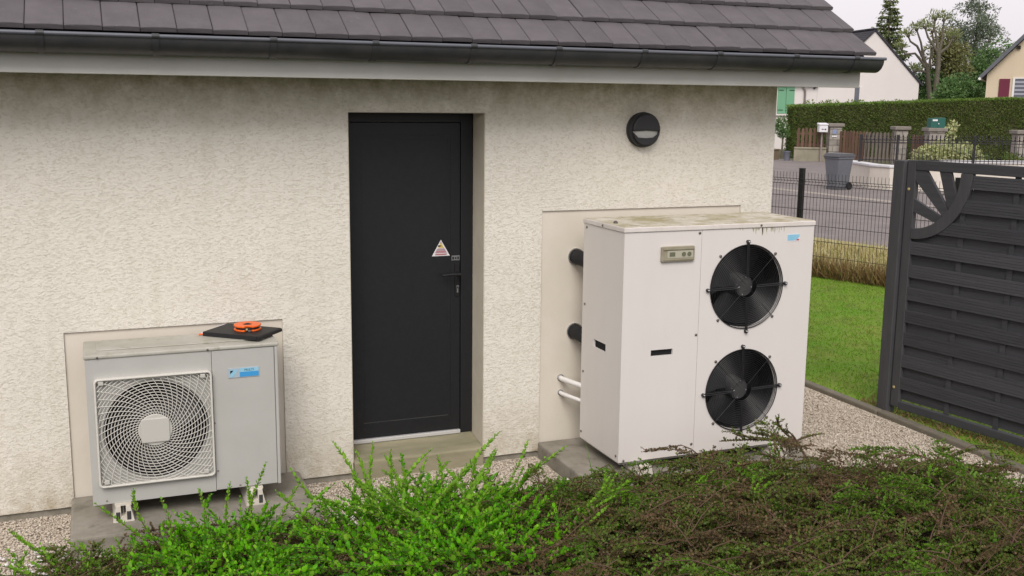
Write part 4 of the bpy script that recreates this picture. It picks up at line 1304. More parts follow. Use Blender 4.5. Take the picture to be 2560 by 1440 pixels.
obj('arc', MB().prism([(0.1265, ao[0][1])] + ao[1:-1] + [(ao[-1][0], 1.7825), (ai[0][0], 1.7825)] + ai[1:-1] + [(0.1265, ai[-1][1])], 'y', -0.024, 0.014), 'screen_post', scr, bevel=0.003)
for pl_ in ([(0.1265, 1.583), (0.375, 1.470), (0.335, 1.425), (0.1265, 1.493)],
            [(0.1265, 1.7825), (0.214, 1.7825), (0.413, 1.520), (0.378, 1.470), (0.1265, 1.711)],
            [(0.318, 1.7825), (0.406, 1.7825), (0.466, 1.598), (0.415, 1.535), (0.397, 1.548)]):
    obj('sun_ray', MB().prism(pl_, 'y', -0.016, 0.008), 'screen_wood', scr)

# ================================================================== WIRE MESH FENCE ALONG THE LAWN
mf = empty('mesh_fence', (FP.x, FP.y, 0), math.atan2(FT.y, FT.x), 'dark welded wire mesh fence with square posts along the lawn', 'mesh fence')
for k in range(-2, 4):
    s0 = -0.277 + k * 2.13
    obj('fence_post', MB().box((s0 - 0.032, 0.030, -0.06), (s0 + 0.032, 0.090, 1.39)).box((s0 - 0.034, 0.028, 1.39), (s0 + 0.034, 0.092, 1.40)), 'black', mf, bevel=0.003)
    if k == 3: break
    wr = MB()
    x_ = s0 + 0.02
    while x_ < s0 + 2.12:
        wr.tube([(x_, 0.02, 0.03), (x_, 0.02, 0.60), (x_, 0.02, 1.19), (x_, 0.055, 1.225), (x_, 0.02, 1.26), (x_, 0.02, 1.345)], 0.0032, 3, caps=False)
        x_ += 0.05
    for (z_, y_) in ((0.06, 0.015), (0.26, 0.015), (0.46, 0.015), (0.66, 0.015), (0.86, 0.015), (1.03, 0.015), (1.19, 0.015), (1.225, 0.058), (1.26, 0.015)):
        wr.tube([(s0 + 0.01, y_, z_), (s0 + 2.125, y_, z_)], 0.0036, 4)
    obj('wire_panel', wr, 'wire', mf)

# dry grass and russet stalks at the foot of the fence, mown lawn this side
def blades(name, P, hmin, hmax, wid, lean, m, label, cat):
    n = len(P)
    P = np.asarray(P)
    d = rng.normal(size=(n, 3)) * lean
    d[:, 2] = 1
    nr = rdir(n)
    me = leaf_mesh(name, P, d, nr, rng.uniform(hmin, hmax, n), wid, 0.1)
    return obj(name, me, m, kind='stuff', label=label, cat=cat)
P = []
for _ in range(90000):
    x_ = random.uniform(5.3, 10.0)
    y_ = random.uniform(-2.0, 8.0)
    t_ = (Vector((x_, y_, 0)) - FP).dot(FN)
    if t_ < -0.05: P.append((x_, y_, 0.0))
blades('lawn_grass', P, 0.012, 0.036, 0.008, 0.7, 'lf_grass', 'short green mown grass of the small lawn', 'grass')
P = []
for _ in range(9000):
    s_ = random.uniform(-3, 3.5)
    off = random.uniform(0.05, 2.9)
    q = fpt(s_, off)
    if q.x + 0.2 * q.y < 13.05 + random.uniform(-0.3, 0.2): P.append((q.x, q.y, -0.02))
blades('dry_grass', P, 0.06, 0.24, 0.018, 0.7, 'lf_dry', 'dry straw-coloured grass on the verge behind the mesh fence', 'dry grass')
P = []
for _ in range(5200):
    s_ = random.uniform(-2.4, 2.0)
    off = abs(random.gauss(0.05, 0.16)) - 0.16
    q = fpt(s_, off)
    P.append((q.x, q.y, -0.01))
hh = [0.06, 0.36]
blades('russet_grass', P, hh[0], hh[1], 0.013, 0.38, 'lf_russet', 'tall russet dead stalks at the foot of the mesh fence', 'dead grass')
P = []
for _ in range(1600):
    y_ = random.uniform(-3, 0.3)
    x_ = 5.315 + 0.05 + max(0, -y_) * 0.155 + random.gauss(0.0, 0.05)
    P.append((max(x_, 5.30), y_, 0.0))
blades('dead_edge_grass', P, 0.03, 0.09, 0.006, 0.9, 'lf_russet', 'dry brown grass along the foot of the wooden screen', 'dead grass')

# ================================================================== ACROSS THE STREET
YAW = math.atan2(-0.36948, 0.92918)

def coping_wall(name, pts, w_, h_, cap_h, m, mc, **kw):
    """low wall that follows pts, with a projecting coping"""
    e_ = empty(name, (pts[0][0], pts[0][1], 0), 0, **kw)
    o_ = Vector((pts[0][0], pts[0][1]))
    P = [Vector(p) - o_ for p in pts]
    def strip(hw, z0, z1):
        mb = MB(); L, Rr = [], []
        for i, p in enumerate(P):
            t = (P[min(i + 1, len(P) - 1)] - P[max(i - 1, 0)]).normalized()
            nn = Vector((-t.y, t.x))
            L.append(p + nn * hw); Rr.append(p - nn * hw)
        vs = [(q.x, q.y, z) for z in (z0, z1) for q in L + Rr]
        k = len(P); n = 2 * k; fs = []
        for i in range(k - 1):
            fs += [(i, i + 1, k + i + 1, k + i), (n + i, n + k + i, n + k + i + 1, n + i + 1), (i, n + i, n + i + 1, i + 1), (k + i, k + i + 1, n + k + i + 1, n + k + i)]
        fs += [(0, k, n + k, n), (k - 1, n + k - 1, n + 2 * k - 1, 2 * k - 1)]
        return mb.add(vs, fs)
    obj('wall_body', strip(w_ / 2, -0.08, h_ - cap_h), m, e_)
    obj('coping', strip(w_ / 2 + 0.035, h_ - cap_h, h_), mc, e_, bevel=0.015)
    return e_

gwp = [(21.2, 20.6), (21.02, 19.85), (20.62, 18.75), (20.28, 17.75), (20.35, 17.15), (20.9, 16.80), (21.95, 16.35), (24.14, 15.66), (26.35, 15.0), (30, 13.8)]
coping_wall('garden_wall', gwp, 0.26, 0.64, 0.07, 'garden_wall', 'coping', label='low curved white rendered garden wall with coping across the street', cat='wall')
coping_wall('border_wall', [(24.2, 19.4), (26.0, 18.65), (29.6, 17.3)], 0.2, 0.62, 0.09, 'garden_wall', 'coping', label='low white border wall behind the iron railing', cat='wall')

rl0, rl1 = Vector((20.66, 18.85, 0)), Vector((24.70, 16.82, 0))
rd = (rl1 - rl0).normalized()
ir = empty('iron_railing', tuple(rl0), math.atan2(rd.y, rd.x), 'black wrought iron railing with spear tips above the white wall', 'railing')
LN = 6.2
pk = MB().tube([(0, 0, 0.60), (0, 0, 1.28)], 0.0105, 5)
pk.lathe([(0.008, 1.28), (0.030, 1.31), (0.008, 1.34), (0.024, 1.37), (0.0, 1.45)], (0, 0, 0), 6)
pkm = pk.mesh('picket'); recalc(pkm); pkm.materials.append(M['iron'])
x_ = 0.05
while x_ < LN:
    o = bpy.data.objects.new('picket', pkm); COL.objects.link(o); o.parent = ir; o.location = (x_, 0, 0)
    x_ += 0.115
for z_ in (0.70, 1.20, 1.27):
    obj('rail', MB().box((0, -0.012, z_ - 0.012), (LN, 0.012, z_ + 0.012)), 'iron', ir)
for x_ in (0.0, 1.04, 3.2, 5.3):
    obj('railing_post', MB().box((x_ - 0.024, -0.024, 0.0), (x_ + 0.024, 0.024, 1.42)), 'iron', ir)

def pillar(p, w_, h_, lab):
    e_ = empty('stone_pillar', (p[0], p[1], 0), YAW, lab, 'pillar', 'stone gate pillars across the street')
    z_ = -0.05
    k = 0
    while z_ < h_ - 0.16:
        ch = min(random.uniform(0.19, 0.26), h_ - 0.13 - z_)
        cuts = [-w_ / 2, random.uniform(-0.1, 0.1) * w_ + (0.12 if k % 2 else -0.12) * w_, w_ / 2]
        for q in range(2):
            j = random.uniform(-0.012, 0.012)
            obj('stone', MB().box((cuts[q] + 0.006, -w_ / 2 + j, z_ + 0.006), (cuts[q + 1] - 0.006, w_ / 2 + j, z_ + ch - 0.006)), 'stone', e_, bevel=0.012)
        z_ += ch; k += 1
    obj('mortar_core', MB().box((-w_ / 2 + 0.03, -w_ / 2 + 0.03, -0.05), (w_ / 2 - 0.03, w_ / 2 - 0.03, h_ - 0.1301)), 'stone_cap', e_)
    obj('capstone', MB().box((-w_ / 2 - 0.07, -w_ / 2 - 0.07, h_ - 0.13), (w_ / 2 + 0.07, w_ / 2 + 0.07, h_)), 'stone_cap', e_, bevel=0.02)
    return e_
p1 = pillar((28.24, 29.55), 0.50, 1.52, 'stone pillar beside the white mailbox at the driveway')
obj('house_number_plate', MB().box((-0.14, -0.285, 1.10), (0.02, -0.262, 1.28)), 'plaque', p1)
obj('name_plate', MB().box((-0.16, -0.285, 0.98), (0.04, -0.262, 1.03)), 'mailwhite', p1)
pillar((28.69, 26.25), 0.46, 1.48, 'stone pillar between the wooden gate and the green mailbox')
pillar((28.40, 24.18), 0.56, 1.48, 'stone pillar carrying the green mailbox')
pillar((29.69, 21.47), 0.50, 1.47, 'stone pillar farthest right behind the iron railing')
mb_ = empty('mailbox', (27.66, 29.58, 0), YAW, 'small white mailbox mounted at the left of a stone pillar', 'mailbox')
obj('mailbox_body', MB().box((-0.17, -0.22, 1.17), (0.17, 0.1, 1.46)), 'mailwhite', mb_, bevel=0.01)
obj('mailbox_lid', MB().prism([(-0.25, 1.46), (0.12, 1.46), (0.12, 1.54), (-0.25, 1.49)], 'x', -0.19, 0.19), 'mailwhite', mb_, bevel=0.008)
obj('mailbox_post', MB().box((-0.03, -0.03, -0.05), (0.03, 0.03, 1.17)), 'zincpipe', mb_)
obj('mailbox_print', MB().box((-0.08, -0.222, 1.26), (-0.04, -0.2202, 1.31)).box((-0.02, -0.222, 1.27), (0.03, -0.2202, 1.30)).box((0.05, -0.222, 1.25), (0.10, -0.2202, 1.31)), 'ink', mb_)
mg = empty('mailbox', (28.42, 24.16, 1.4802), YAW, 'dark green mailbox standing on top of a stone pillar', 'mailbox')
obj('mailbox_body', MB().box((-0.26, -0.2, 0.0), (-0.002, 0.2, 0.34)).box((0.002, -0.2, 0.0), (0.26, 0.2, 0.36)), 'mailgreen', mg, bevel=0.01)
obj('mailbox_flap', MB().box((-0.21, -0.212, 0.24), (-0.03, -0.201, 0.30)), 'mailwhite', mg)
obj('mailbox_lock', MB().box((0.0, -0.212, 0.13), (0.03, -0.201, 0.17)), 'mailwhite', mg)

def pickets(name, a_, b_, z0, z1, step, wd, m, lab, pointed=True):
    a_, b_ = Vector((*a_, 0)), Vector((*b_, 0))
    dd = b_ - a_
    e_ = empty(name, tuple(a_), math.atan2(dd.y, dd.x), lab, 'fence')
    L = dd.length
    pm = MB().prism([(-wd / 2, z0), (wd / 2, z0), (wd / 2, z1 - 0.05), (0.0, z1), (-wd / 2, z1 - 0.05)], 'y', -0.012, 0.012).mesh('picket'); recalc(pm); pm.materials.append(M[m])
    x_ = step / 2
    while x_ < L:
        o = bpy.data.objects.new('picket', pm); COL.objects.link(o); o.parent = e_
        o.location = (x_, 0, random.uniform(-0.02, 0.02)); o.rotation_euler = (0, random.uniform(-0.015, 0.015), 0)
        x_ += step
    for z_ in (z0 + 0.15, z1 - 0.25):
        obj('rail', MB().box((0, 0.013, z_ - 0.035), (L, 0.045, z_ + 0.035)), m, e_)
    return e_
pickets('picket_fence', (27.00, 30.35), (28.00, 29.72), 0.50, 1.34, 0.16, 0.105, 'fence_wood', 'brown picket fence on a low wall left of the driveway gate')
pickets('wooden_gate', (28.05, 28.95), (28.30, 27.30), 0.10, 1.26, 0.16, 0.11, 'fence_wood', 'brown and grey wooden picket gate between two stone pillars')
pickets('grey_picket_fence', (28.02, 27.45), (28.5, 26.4), 0.10, 1.25, 0.15, 0.09, 'grey_wood', 'greyed picket fence right beside the stone pillar')
pickets('garden_gate', (28.70, 25.6), (28.62, 24.6), 0.25, 1.20, 0.16, 0.115, 'fence_wood', 'brown picket gate between the two middle stone pillars')
coping_wall('low_wall', [(26.95, 30.40), (28.00, 29.68)], 0.26, 0.54, 0.07, 'lowwall', 'lowwall', label='low lichen-stained wall beneath the brown picket fence', cat='wall')
coping_wall('planter_wall', [(25.0, 32.0), (26.55, 31.3), (26.9, 31.5)], 0.2, 0.42, 0.05, 'brown_wall', 'brown_wall', label='low brown planter wall in front of the mint shutters', cat='wall')
bk_ = empty('bucket', (26.78, 30.62, -0.03), 0, 'small grey bucket standing beside the brown planter wall', 'bucket')
obj('bucket_body', MB().lathe([(0.11, 0.0), (0.15, 0.36), (0.16, 0.37), (0.16, 0.39), (0.14, 0.39), (0.13, 0.30), (0, 0.28)], (0, 0, 0), 20), 'pot', bk_, smooth=True)

# wheelie bin
bn = empty('wheelie_bin', (18.95, 17.62, -0.03), YAW - R(62), 'grey wheelie bin standing on the asphalt beside the white wall', 'bin')
t_ = MB()
def taper(x0, x1, y0, y1, z0, X0, X1, Y0, Y1, z1):
    return [(x0, y0, z0), (x1, y0, z0), (x1, y1, z0), (x0, y1, z0), (X0, Y0, z1), (X1, Y0, z1), (X1, Y1, z1), (X0, Y1, z1)], [(0, 3, 2, 1), (4, 5, 6, 7), (0, 1, 5, 4), (1, 2, 6, 5), (2, 3, 7, 6), (3, 0, 4, 7)]
t_.add(*taper(-0.19, 0.19, -0.2, 0.2, 0.06, -0.27, 0.27, -0.27, 0.27, 0.86))
t_.box((-0.29, -0.29, 0.83), (0.29, 0.29, 0.885))
obj('bin_body', t_, 'bin', bn, bevel=0.02)
t_ = MB().add(*taper(-0.305, 0.305, -0.32, 0.31, 0.887, -0.27, 0.27, -0.24, 0.28, 0.985))
obj('bin_lid', t_, 'bin_lid', bn, bevel=0.02)
obj('bin_handle', MB().tube([(-0.24, 0.31, 0.90), (-0.24, 0.38, 0.93), (0.24, 0.38, 0.93), (0.24, 0.31, 0.90)], 0.016, 8), 'bin_lid', bn, smooth=True)
obj('bin_base', MB().box((-0.20, -0.21, 0.0), (0.20, 0.12, 0.075)), 'bin_lid', bn)
for s_ in (-1, 1):
    wl = MB()
    wl.disc((0.20, 0.10), 0.10, s_ * 0.235 - 0.025, s_ * 0.235 + 0.025, 20, axis='x')
    obj('wheel', wl, 'black', bn, bevel=0.008)

# ---------------------------------------------------------------- foliage helpers for the far side
def clump_points(c, r, n, shell=0.55):
    d = rdir(n)
    rad = (shell + (1 - shell) * rng.random((n, 1)) ** 0.5) * rng.uniform(0.85, 1.15, (n, 1))
    return np.asarray(c) + d * rad * np.asarray(r), d

def crown(clumps, size, dens):
    Ps, Ds, Ns = [], [], []
    for (c, r) in clumps:
        r = np.asarray(r if hasattr(r, '__len__') else (r, r, r), float)
        n = int(dens * (r[0] * r[2] + r[0] * r[1]) * 2)
        p, d = clump_points(c, r, n, 0.35)
        Ps.append(p); Ds.append(d + rng.normal(size=(n, 3)) * 0.8); Ns.append(rdir(n))
    P, D, Nn = np.concatenate(Ps), np.concatenate(Ds), np.concatenate(Ns)
    n = len(P)
    return P, D, Nn, rng.uniform(0.6, 1.4, n) * size

def rand_clumps(c, R_, n, rmin, rmax):
    out = []
    for _ in range(n):
        d = rdir(1)[0] * rng.random() ** 0.4
        r = rng.uniform(rmin, rmax)
        out.append((np.asarray(c) + d * np.asarray(R_), (r, r, r * 0.8)))
    return out

def tree(name, base, trunk, clumps, size, dens, m, label, cat='tree', bark='bark', limbs=(), wd=0.5, group=None):
    e_ = empty(name, base, 0, label, cat, group)
    t = MB().tube([p for p, r in trunk], [r for p, r in trunk], 8)
    obj('trunk', t, bark, e_, smooth=True)
    for lb in limbs:
        obj('limb', MB().tube([p for p, r in lb], [r for p, r in lb], 6), bark, e_, smooth=True)
    if clumps:
        P, D, Nn, s = crown(clumps, size, dens)
        obj('crown', leaf_mesh('crown', P, D, Nn, s, s * wd), m, e_)
    return e_

# clipped hedge: dark core, leaf shell with lighter young growth on top
hA, hB = Vector((28.72, 32.95, 0)), Vector((46.5, 26.0, 0))
hd_ = (hB - hA).normalized()
hedge = empty('hedge', tuple(hA), math.atan2(hd_.y, hd_.x), 'long clipped green hedge behind the stone pillars', 'hedge')
HLn = (hB - hA).length
def htop(x): return 2.17 + 0.42 * np.clip(x / 9.5, 0, 1)
co = MB()
co.add([(0.10, 0.10, 0), (HLn, 0.10, 0), (HLn, 1.3, 0), (0.10, 1.3, 0), (0.10, 0.10, 2.14), (9.5, 0.10, 2.56), (HLn, 0.10, 2.56), (HLn, 1.3, 2.56), (9.5, 1.3, 2.56), (0.10, 1.3, 2.14)],
       [(0, 1, 6, 5, 4), (4, 5, 8, 9), (5, 6, 7, 8), (0, 4, 9, 3), (1, 2, 7, 6), (3, 9, 8, 7, 2)])
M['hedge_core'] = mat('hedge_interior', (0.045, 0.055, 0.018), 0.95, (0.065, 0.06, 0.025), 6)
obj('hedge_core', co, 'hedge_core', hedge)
n = 30000
px_ = rng.random(n) * HLn * 0.75
pz_ = rng.random(n) * htop(px_)
P = np.stack([px_, 0.02 + 0.09 * rng.random(n) + 0.03 * np.sin(px_ * 3.1) * np.sin(pz_ * 4), pz_], 1)
n2 = 2600
ex = np.stack([0.02 + 0.08 * rng.random(n2), rng.random(n2) * 1.3, rng.random(n2) * 2.15], 1)
P = np.concatenate([P, ex])
D = rng.normal(size=(len(P), 3)); D[:, 1] -= 0.4; D[:, 2] += 0.5
obj('hedge_foliage', leaf_mesh('hedge_foliage', P, D, rdir(len(P)), rng.uniform(0.05, 0.12, len(P)), 0.04), 'lf_hedge', hedge)
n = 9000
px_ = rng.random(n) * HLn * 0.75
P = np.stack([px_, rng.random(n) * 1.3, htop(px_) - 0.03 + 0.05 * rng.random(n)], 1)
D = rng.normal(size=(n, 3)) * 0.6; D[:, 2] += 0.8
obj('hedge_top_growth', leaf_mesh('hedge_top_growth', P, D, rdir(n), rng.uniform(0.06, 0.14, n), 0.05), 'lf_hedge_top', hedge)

def bush(name, base, clumps, size, dens, m, label, cat='shrub', wd=0.55, stem=True):
    e_ = empty(name, base, 0, label, cat)
    P, D, Nn, s = crown(clumps, size, dens)
    obj('foliage', leaf_mesh('foliage', P, D, Nn, s, s * wd), m, e_)
    if stem:
        st = MB()
        for (c, r) in clumps[:10]:
            st.tube([(c[0] * 0.1, c[1] * 0.1, -0.05), (c[0] * 0.6, c[1] * 0.6, c[2] * 0.55), tuple(c)], [0.03, 0.02, 0.008], 5)
        obj('stems', st, 'bark', e_)
    return e_
bush('vine', (29.6, 33.4, 0), [((x_, rng.uniform(-0.2, 0.2) - x_ * 0.41, 2.30 + 0.02 * x_), (0.32, 0.2, 0.14)) for x_ in (0.2, 0.8, 1.3, 1.9, 2.2, 3.3, 3.9, 4.6, 5.2, 6.0, 6.7)], 0.09, 420, 'lf_hedge_top', 'loose climbing sprigs sticking out above the clipped hedge', 'vine')
bush('variegated_shrub', (24.9, 20.0, -0.03), rand_clumps((0.0, 0.0, 0.65), (1.15, 0.5, 0.45), 34, 0.18, 0.32) + [((0.85, 0.6, 1.65), (0.16, 0.14, 0.16)), ((0.7, 0.5, 1.3), (0.15, 0.12, 0.2))], 0.09, 1100, 'lf_var', 'pale yellow variegated shrub behind the iron railing', 'shrub')
bush('dark_shrub', (27.0, 19.6, -0.03), rand_clumps((0, 0, 0.5), (1.1, 0.4, 0.35), 12, 0.2, 0.35), 0.08, 500, 'lf_hedge', 'low dark green shrub right of the pale variegated shrub', 'shrub')
bush('round_bush', (26.3, 32.0, 0.0), rand_clumps((0, 0, 0.55), (0.38, 0.35, 0.4), 12, 0.18, 0.28), 0.07, 900, 'lf_hedge_top', 'round bright green bush behind the brown planter wall', 'bush')
tree('small_tree', (27.55, 32.05, 0), [((0, 0, -0.05), 0.05), ((0.02, 0, 0.8), 0.04), ((0.0, 0, 1.5), 0.02)], rand_clumps((0, 0, 1.35), (0.25, 0.2, 0.5), 12, 0.13, 0.22), 0.09, 800, 'lf_mid', 'slender young tree against the white house wall', limbs=[[((0.02, 0, 0.8), 0.02), ((0.3, 0, 1.25), 0.01)]])

# ---------------------------------------------------------------- houses across the street
wh = empty('white_house', (38.48, 39.62, 0), YAW + R(9), 'white gabled house with dark slate roof and mint green shutters', 'house')
AP, ER, EL = 6.10, 3.45, 3.25
XR, XL = 2.70, -3.0
obj('wall', MB().prism([(XL, -0.05), (XR, -0.05), (XR, ER), (0, AP - 0.02), (XL, EL)], 'y', 0.0, 9.0), 'house_white', wh)
def roof_slab(p0, p1, t):
    d_ = Vector((p1[0] - p0[0], p1[1] - p0[1])).normalized()
    nn = Vector((-d_.y, d_.x))
    if nn.y < 0: nn = -nn
    return [p0, p1, (p1[0] + nn.x * t, p1[1] + nn.y * t), (p0[0] + nn.x * t, p0[1] + nn.y * t)]
def ext(p, q, l):
    d_ = (Vector(q) - Vector(p)).normalized()
    v = Vector(q) + d_ * l
    return (v.x, v.y)
rfh = obj('roof', MB().prism(roof_slab((0, AP), ext((0, AP), (XR, ER), 0.22), 0.09), 'y', -0.08, 9.1).prism(roof_slab((0, AP), ext((0, AP), (XL, EL), 0.25), 0.09), 'y', -0.08, 9.1), 'slate', wh)
st = MB()
for k in range(1, 26):   # slate courses on the visible slope
    t_ = k / 26
    st.box((XL * t_ - 0.01, -0.082, AP + (EL - AP) * t_ + 0.11), (XL * t_ + 0.02, 9.1, AP + (EL - AP) * t_ + 0.135))
obj('slate_courses', st, 'slate', rfh, kind='stuff')
obj('ridge', MB().box((-0.12, -0.1, AP + 0.06), (0.12, 9.12, AP + 0.16)), 'slate', wh, bevel=0.03)
obj('window', MB().box((-0.92, -0.004, 2.0), (-0.42, 0.02, 3.2)), 'glass', wh)
wfr = obj('window_frame', MB().box((-0.66, -0.03, 1.98), (-0.40, 0.02, 3.22)).box((-0.94, -0.03, 3.2), (-0.66, 0.02, 3.24)), 'house_white', wh)
obj('wall', MB().box((-9.5, 0.03, -0.05), (XL - 0.001, 8.0, 3.55)), 'house_white', wh)
obj('roof', MB().prism([(-0.25, 3.3), (4.1, 6.0), (8.4, 3.3), (8.4, 3.45), (4.1, 6.15), (-0.25, 3.45)], 'x', -9.8, XL - 0.002), 'slate', wh)
for (x0, x1) in ((-5.17, -4.73), (-4.71, -4.26)):
    sh = obj('shutter', MB().box((x0, -0.03, 1.80), (x1, 0.026, 3.25)), 'mint', wh, bevel=0.008)
    for z_ in (1.98, 3.0):
        xa, xb = (x0 + 0.02, x0 + 0.30) if x0 < -5.0 else (x1 - 0.30, x1 - 0.02)
        obj('hinge', MB().box((xa, -0.044, z_ - 0.018), (xb, -0.031, z_ + 0.018)), 'black', sh)
obj('sill', MB().box((-5.25, -0.10, 1.70), (-4.18, 0.029, 1.78)), 'house_white', wh)
obj('downpipe', MB().tube([(-4.2, -0.10, 3.42), (-3.85, -0.08, 3.26), (-3.70, -0.07, 3.0), (-3.70, -0.07, 0.0)], 0.055, 10), 'zincpipe', wh, smooth=True)

ch = empty('cream_house', (41.41, 34.74, 0), R(-49), 'cream house with grey roof and burgundy shutter at the right', 'house')
obj('wall', MB().prism([(0, -0.05), (7.2, -0.05), (7.2, 3.85), (3.6, 7.75), (0, 3.85)], 'y', 0, 8), 'house_cream', ch)
obj('roof', MB().prism(roof_slab((3.6, 7.80), ext((3.6, 7.80), (0, 3.88), 0.35), 0.16), 'y', -0.35, 8.3).prism(roof_slab((3.6, 7.80), ext((3.6, 7.80), (7.2, 3.88), 0.35), 0.16), 'y', -0.35, 8.3), 'slate_pale', ch)
obj('gutter', MB().tube([(-0.30, -0.35, 3.62), (-0.30, 8.3, 3.62)], 0.07, 8), 'pvc', ch)
obj('eave_lamp', MB().box((1.25, -0.12, 5.05), (1.4, -0.001, 5.2)), 'black', ch)
obj('shutter', MB().box((0.58, -0.06, 2.2), (1.06, -0.004, 3.62)), 'burgundy', ch, bevel=0.008)
wn = obj('window', MB().box((1.20, -0.02, 2.2), (2.45, 0.01, 3.62)), 'glass', ch)
obj('window_frame', MB().box((1.18, -0.05, 2.2), (1.28, -0.021, 3.62)).box((1.76, -0.05, 2.2), (1.90, -0.021, 3.62)).box((2.37, -0.05, 2.2), (2.47, -0.021, 3.62)).box((1.18, -0.05, 3.62), (2.47, -0.021, 3.68)), 'pvc', wn)
ct = MB()
for k in range(7):
    ct.box((1.29, -0.024, 2.28 + k * 0.19), (1.75, -0.0205, 2.36 + k * 0.19)); ct.box((1.91, -0.024, 2.28 + k * 0.19), (2.36, -0.0205, 2.36 + k * 0.19))
obj('blind', ct, 'curtain', wn)
obj('shutter', MB().box((2.60, -0.06, 2.2), (3.08, -0.004, 3.62)), 'burgundy', ch, bevel=0.008)

# ---------------------------------------------------------------- trees behind the houses
# conifer: whorls of drooping sprays
cf = empty('conifer', (52.9, 55.3, 0), 0, 'tall pointed conifer behind the white gabled house', 'tree')
obj('trunk', MB().tube([(0, 0, -0.1), (0.05, 0, 5), (0, 0, 10.1)], [0.22, 0.13, 0.02], 8), 'bark', cf, smooth=True)
Ps, Ds = [], []
lm = MB()
z_ = 2.0
while z_ < 10.0:
    rad = 0.12 + (10.1 - z_) * 0.30 * random.uniform(0.85, 1.12)
    nb_ = 9
    for k in range(nb_):
        a_ = random.uniform(0, 2 * math.pi)
        L = rad * random.uniform(0.7, 1.12)
        pts = [Vector((0, 0, z_)), Vector((math.cos(a_) * L * 0.55, math.sin(a_) * L * 0.55, z_ - 0.10 * L)), Vector((math.cos(a_) * L, math.sin(a_) * L, z_ - 0.12 * L + 0.08))]
        lm.tube(pts, [0.025, 0.015, 0.006], 4)
        for q in range(max(6, int(34 * L))):
            t_ = random.uniform(0.15, 1.0) ** 0.8
            p = pts[0].lerp(pts[1], t_ * 2) if t_ < 0.5 else pts[1].lerp(pts[2], t_ * 2 - 1)
            Ps.append((p.x + random.gauss(0, 0.08), p.y + random.gauss(0, 0.08), p.z + random.gauss(0, 0.04)))
            Ds.append((math.cos(a_) + random.gauss(0, 0.6), math.sin(a_) + random.gauss(0, 0.6), -0.75 + random.gauss(0, 0.4)))
    z_ += 0.26
obj('branches', lm, 'bark', cf)
n = len(Ps)
obj('crown', leaf_mesh('crown', Ps, Ds, rdir(n), rng.uniform(0.16, 0.34, n), 0.11), 'lf_conifer', cf)

# pollarded trees: thick forking limbs ending in knuckles with shoots
def pollard(base, trunk, limbs, label):
    e_ = empty('pollard_tree', base, 0, label, 'tree', 'pollarded trees behind the hedge')
    obj('trunk', MB().tube([p for p, r in trunk], [r for p, r in trunk], 9), 'bark_pale', e_, smooth=True)
    Ps, Ds = [], []
    for lb in limbs:
        obj('limb', MB().tube(lb, [0.085 - 0.04 * i / (len(lb) - 1) for i in range(len(lb))], 8), 'bark_pale', e_, smooth=True)
        kx = lb[-1]
        obj('knuckle', MB().lathe([(0.0, -0.10), (0.09, -0.05), (0.11, 0.04), (0.06, 0.10), (0, 0.11)], kx, 9), 'bark_pale', e_, smooth=True)
        for q in range(130):
            d_ = rdir(1)[0]; d_[2] = abs(d_[2]) * 0.9 + 0.25
            s0 = np.array(kx) + d_ * rng.uniform(0.08, 0.42)
            Ps.append(s0); Ds.append(d_ + rng.normal(size=3) * 0.4)
    n = len(Ps)
    obj('shoots', leaf_mesh('shoots', Ps, Ds, rdir(n), rng.uniform(0.12, 0.30, n), 0.055), 'lf_pollard', e_, kind='stuff')
xr = lambda dx, dz, dy=0.0: (0.929 * dx + 0.37 * dy, -0.369 * dx + 0.93 * dy, dz)
pollard((44.67, 41.97, 0), [((0, 0, -0.1), 0.20), (xr(0, 2.6), 0.15), (xr(-0.15, 3.6), 0.135), (xr(-0.3, 4.4), 0.115)],
        [[xr(-0.3, 4.3), xr(-0.75, 4.9), xr(-1.0, 5.2, 0.1), xr(-1.55, 5.15, 0.1), xr(-1.8, 5.45, 0.1)],
         [xr(-0.3, 4.4), xr(-0.6, 5.0), xr(-0.95, 5.6), xr(-1.35, 5.85), xr(-1.5, 6.15)],
         [xr(-0.3, 4.4), xr(-0.6, 5.2), xr(-0.75, 5.8), xr(-1.05, 6.5)],
         [xr(-0.2, 4.2), xr(-0.15, 4.9), xr(0.0, 5.6), xr(-0.15, 6.4)],
         [xr(-0.25, 4.1), xr(-0.6, 4.25), xr(-1.0, 4.2)]], 'pollarded tree with knuckled bare limbs left of the bushy trees')
pollard((43.75, 40.6, 0), [((0, 0, -0.1), 0.19), (xr(0, 3.0), 0.145), (xr(0.05, 4.6), 0.125), (xr(0.0, 5.2), 0.11)],
        [[xr(0.0, 5.1), xr(-0.35, 5.6), xr(-0.65, 6.0), xr(-0.85, 6.5)],
         [xr(0.0, 5.1), xr(-0.15, 5.9), xr(-0.35, 6.5), xr(-0.32, 6.95)],
         [xr(0.02, 5.1), xr(0.15, 5.9), xr(0.15, 6.9)],
         [xr(0.02, 5.1), xr(0.5, 5.5), xr(0.75, 6.0)]], 'pollarded tree with upright knuckled limbs touching the bushy trees')

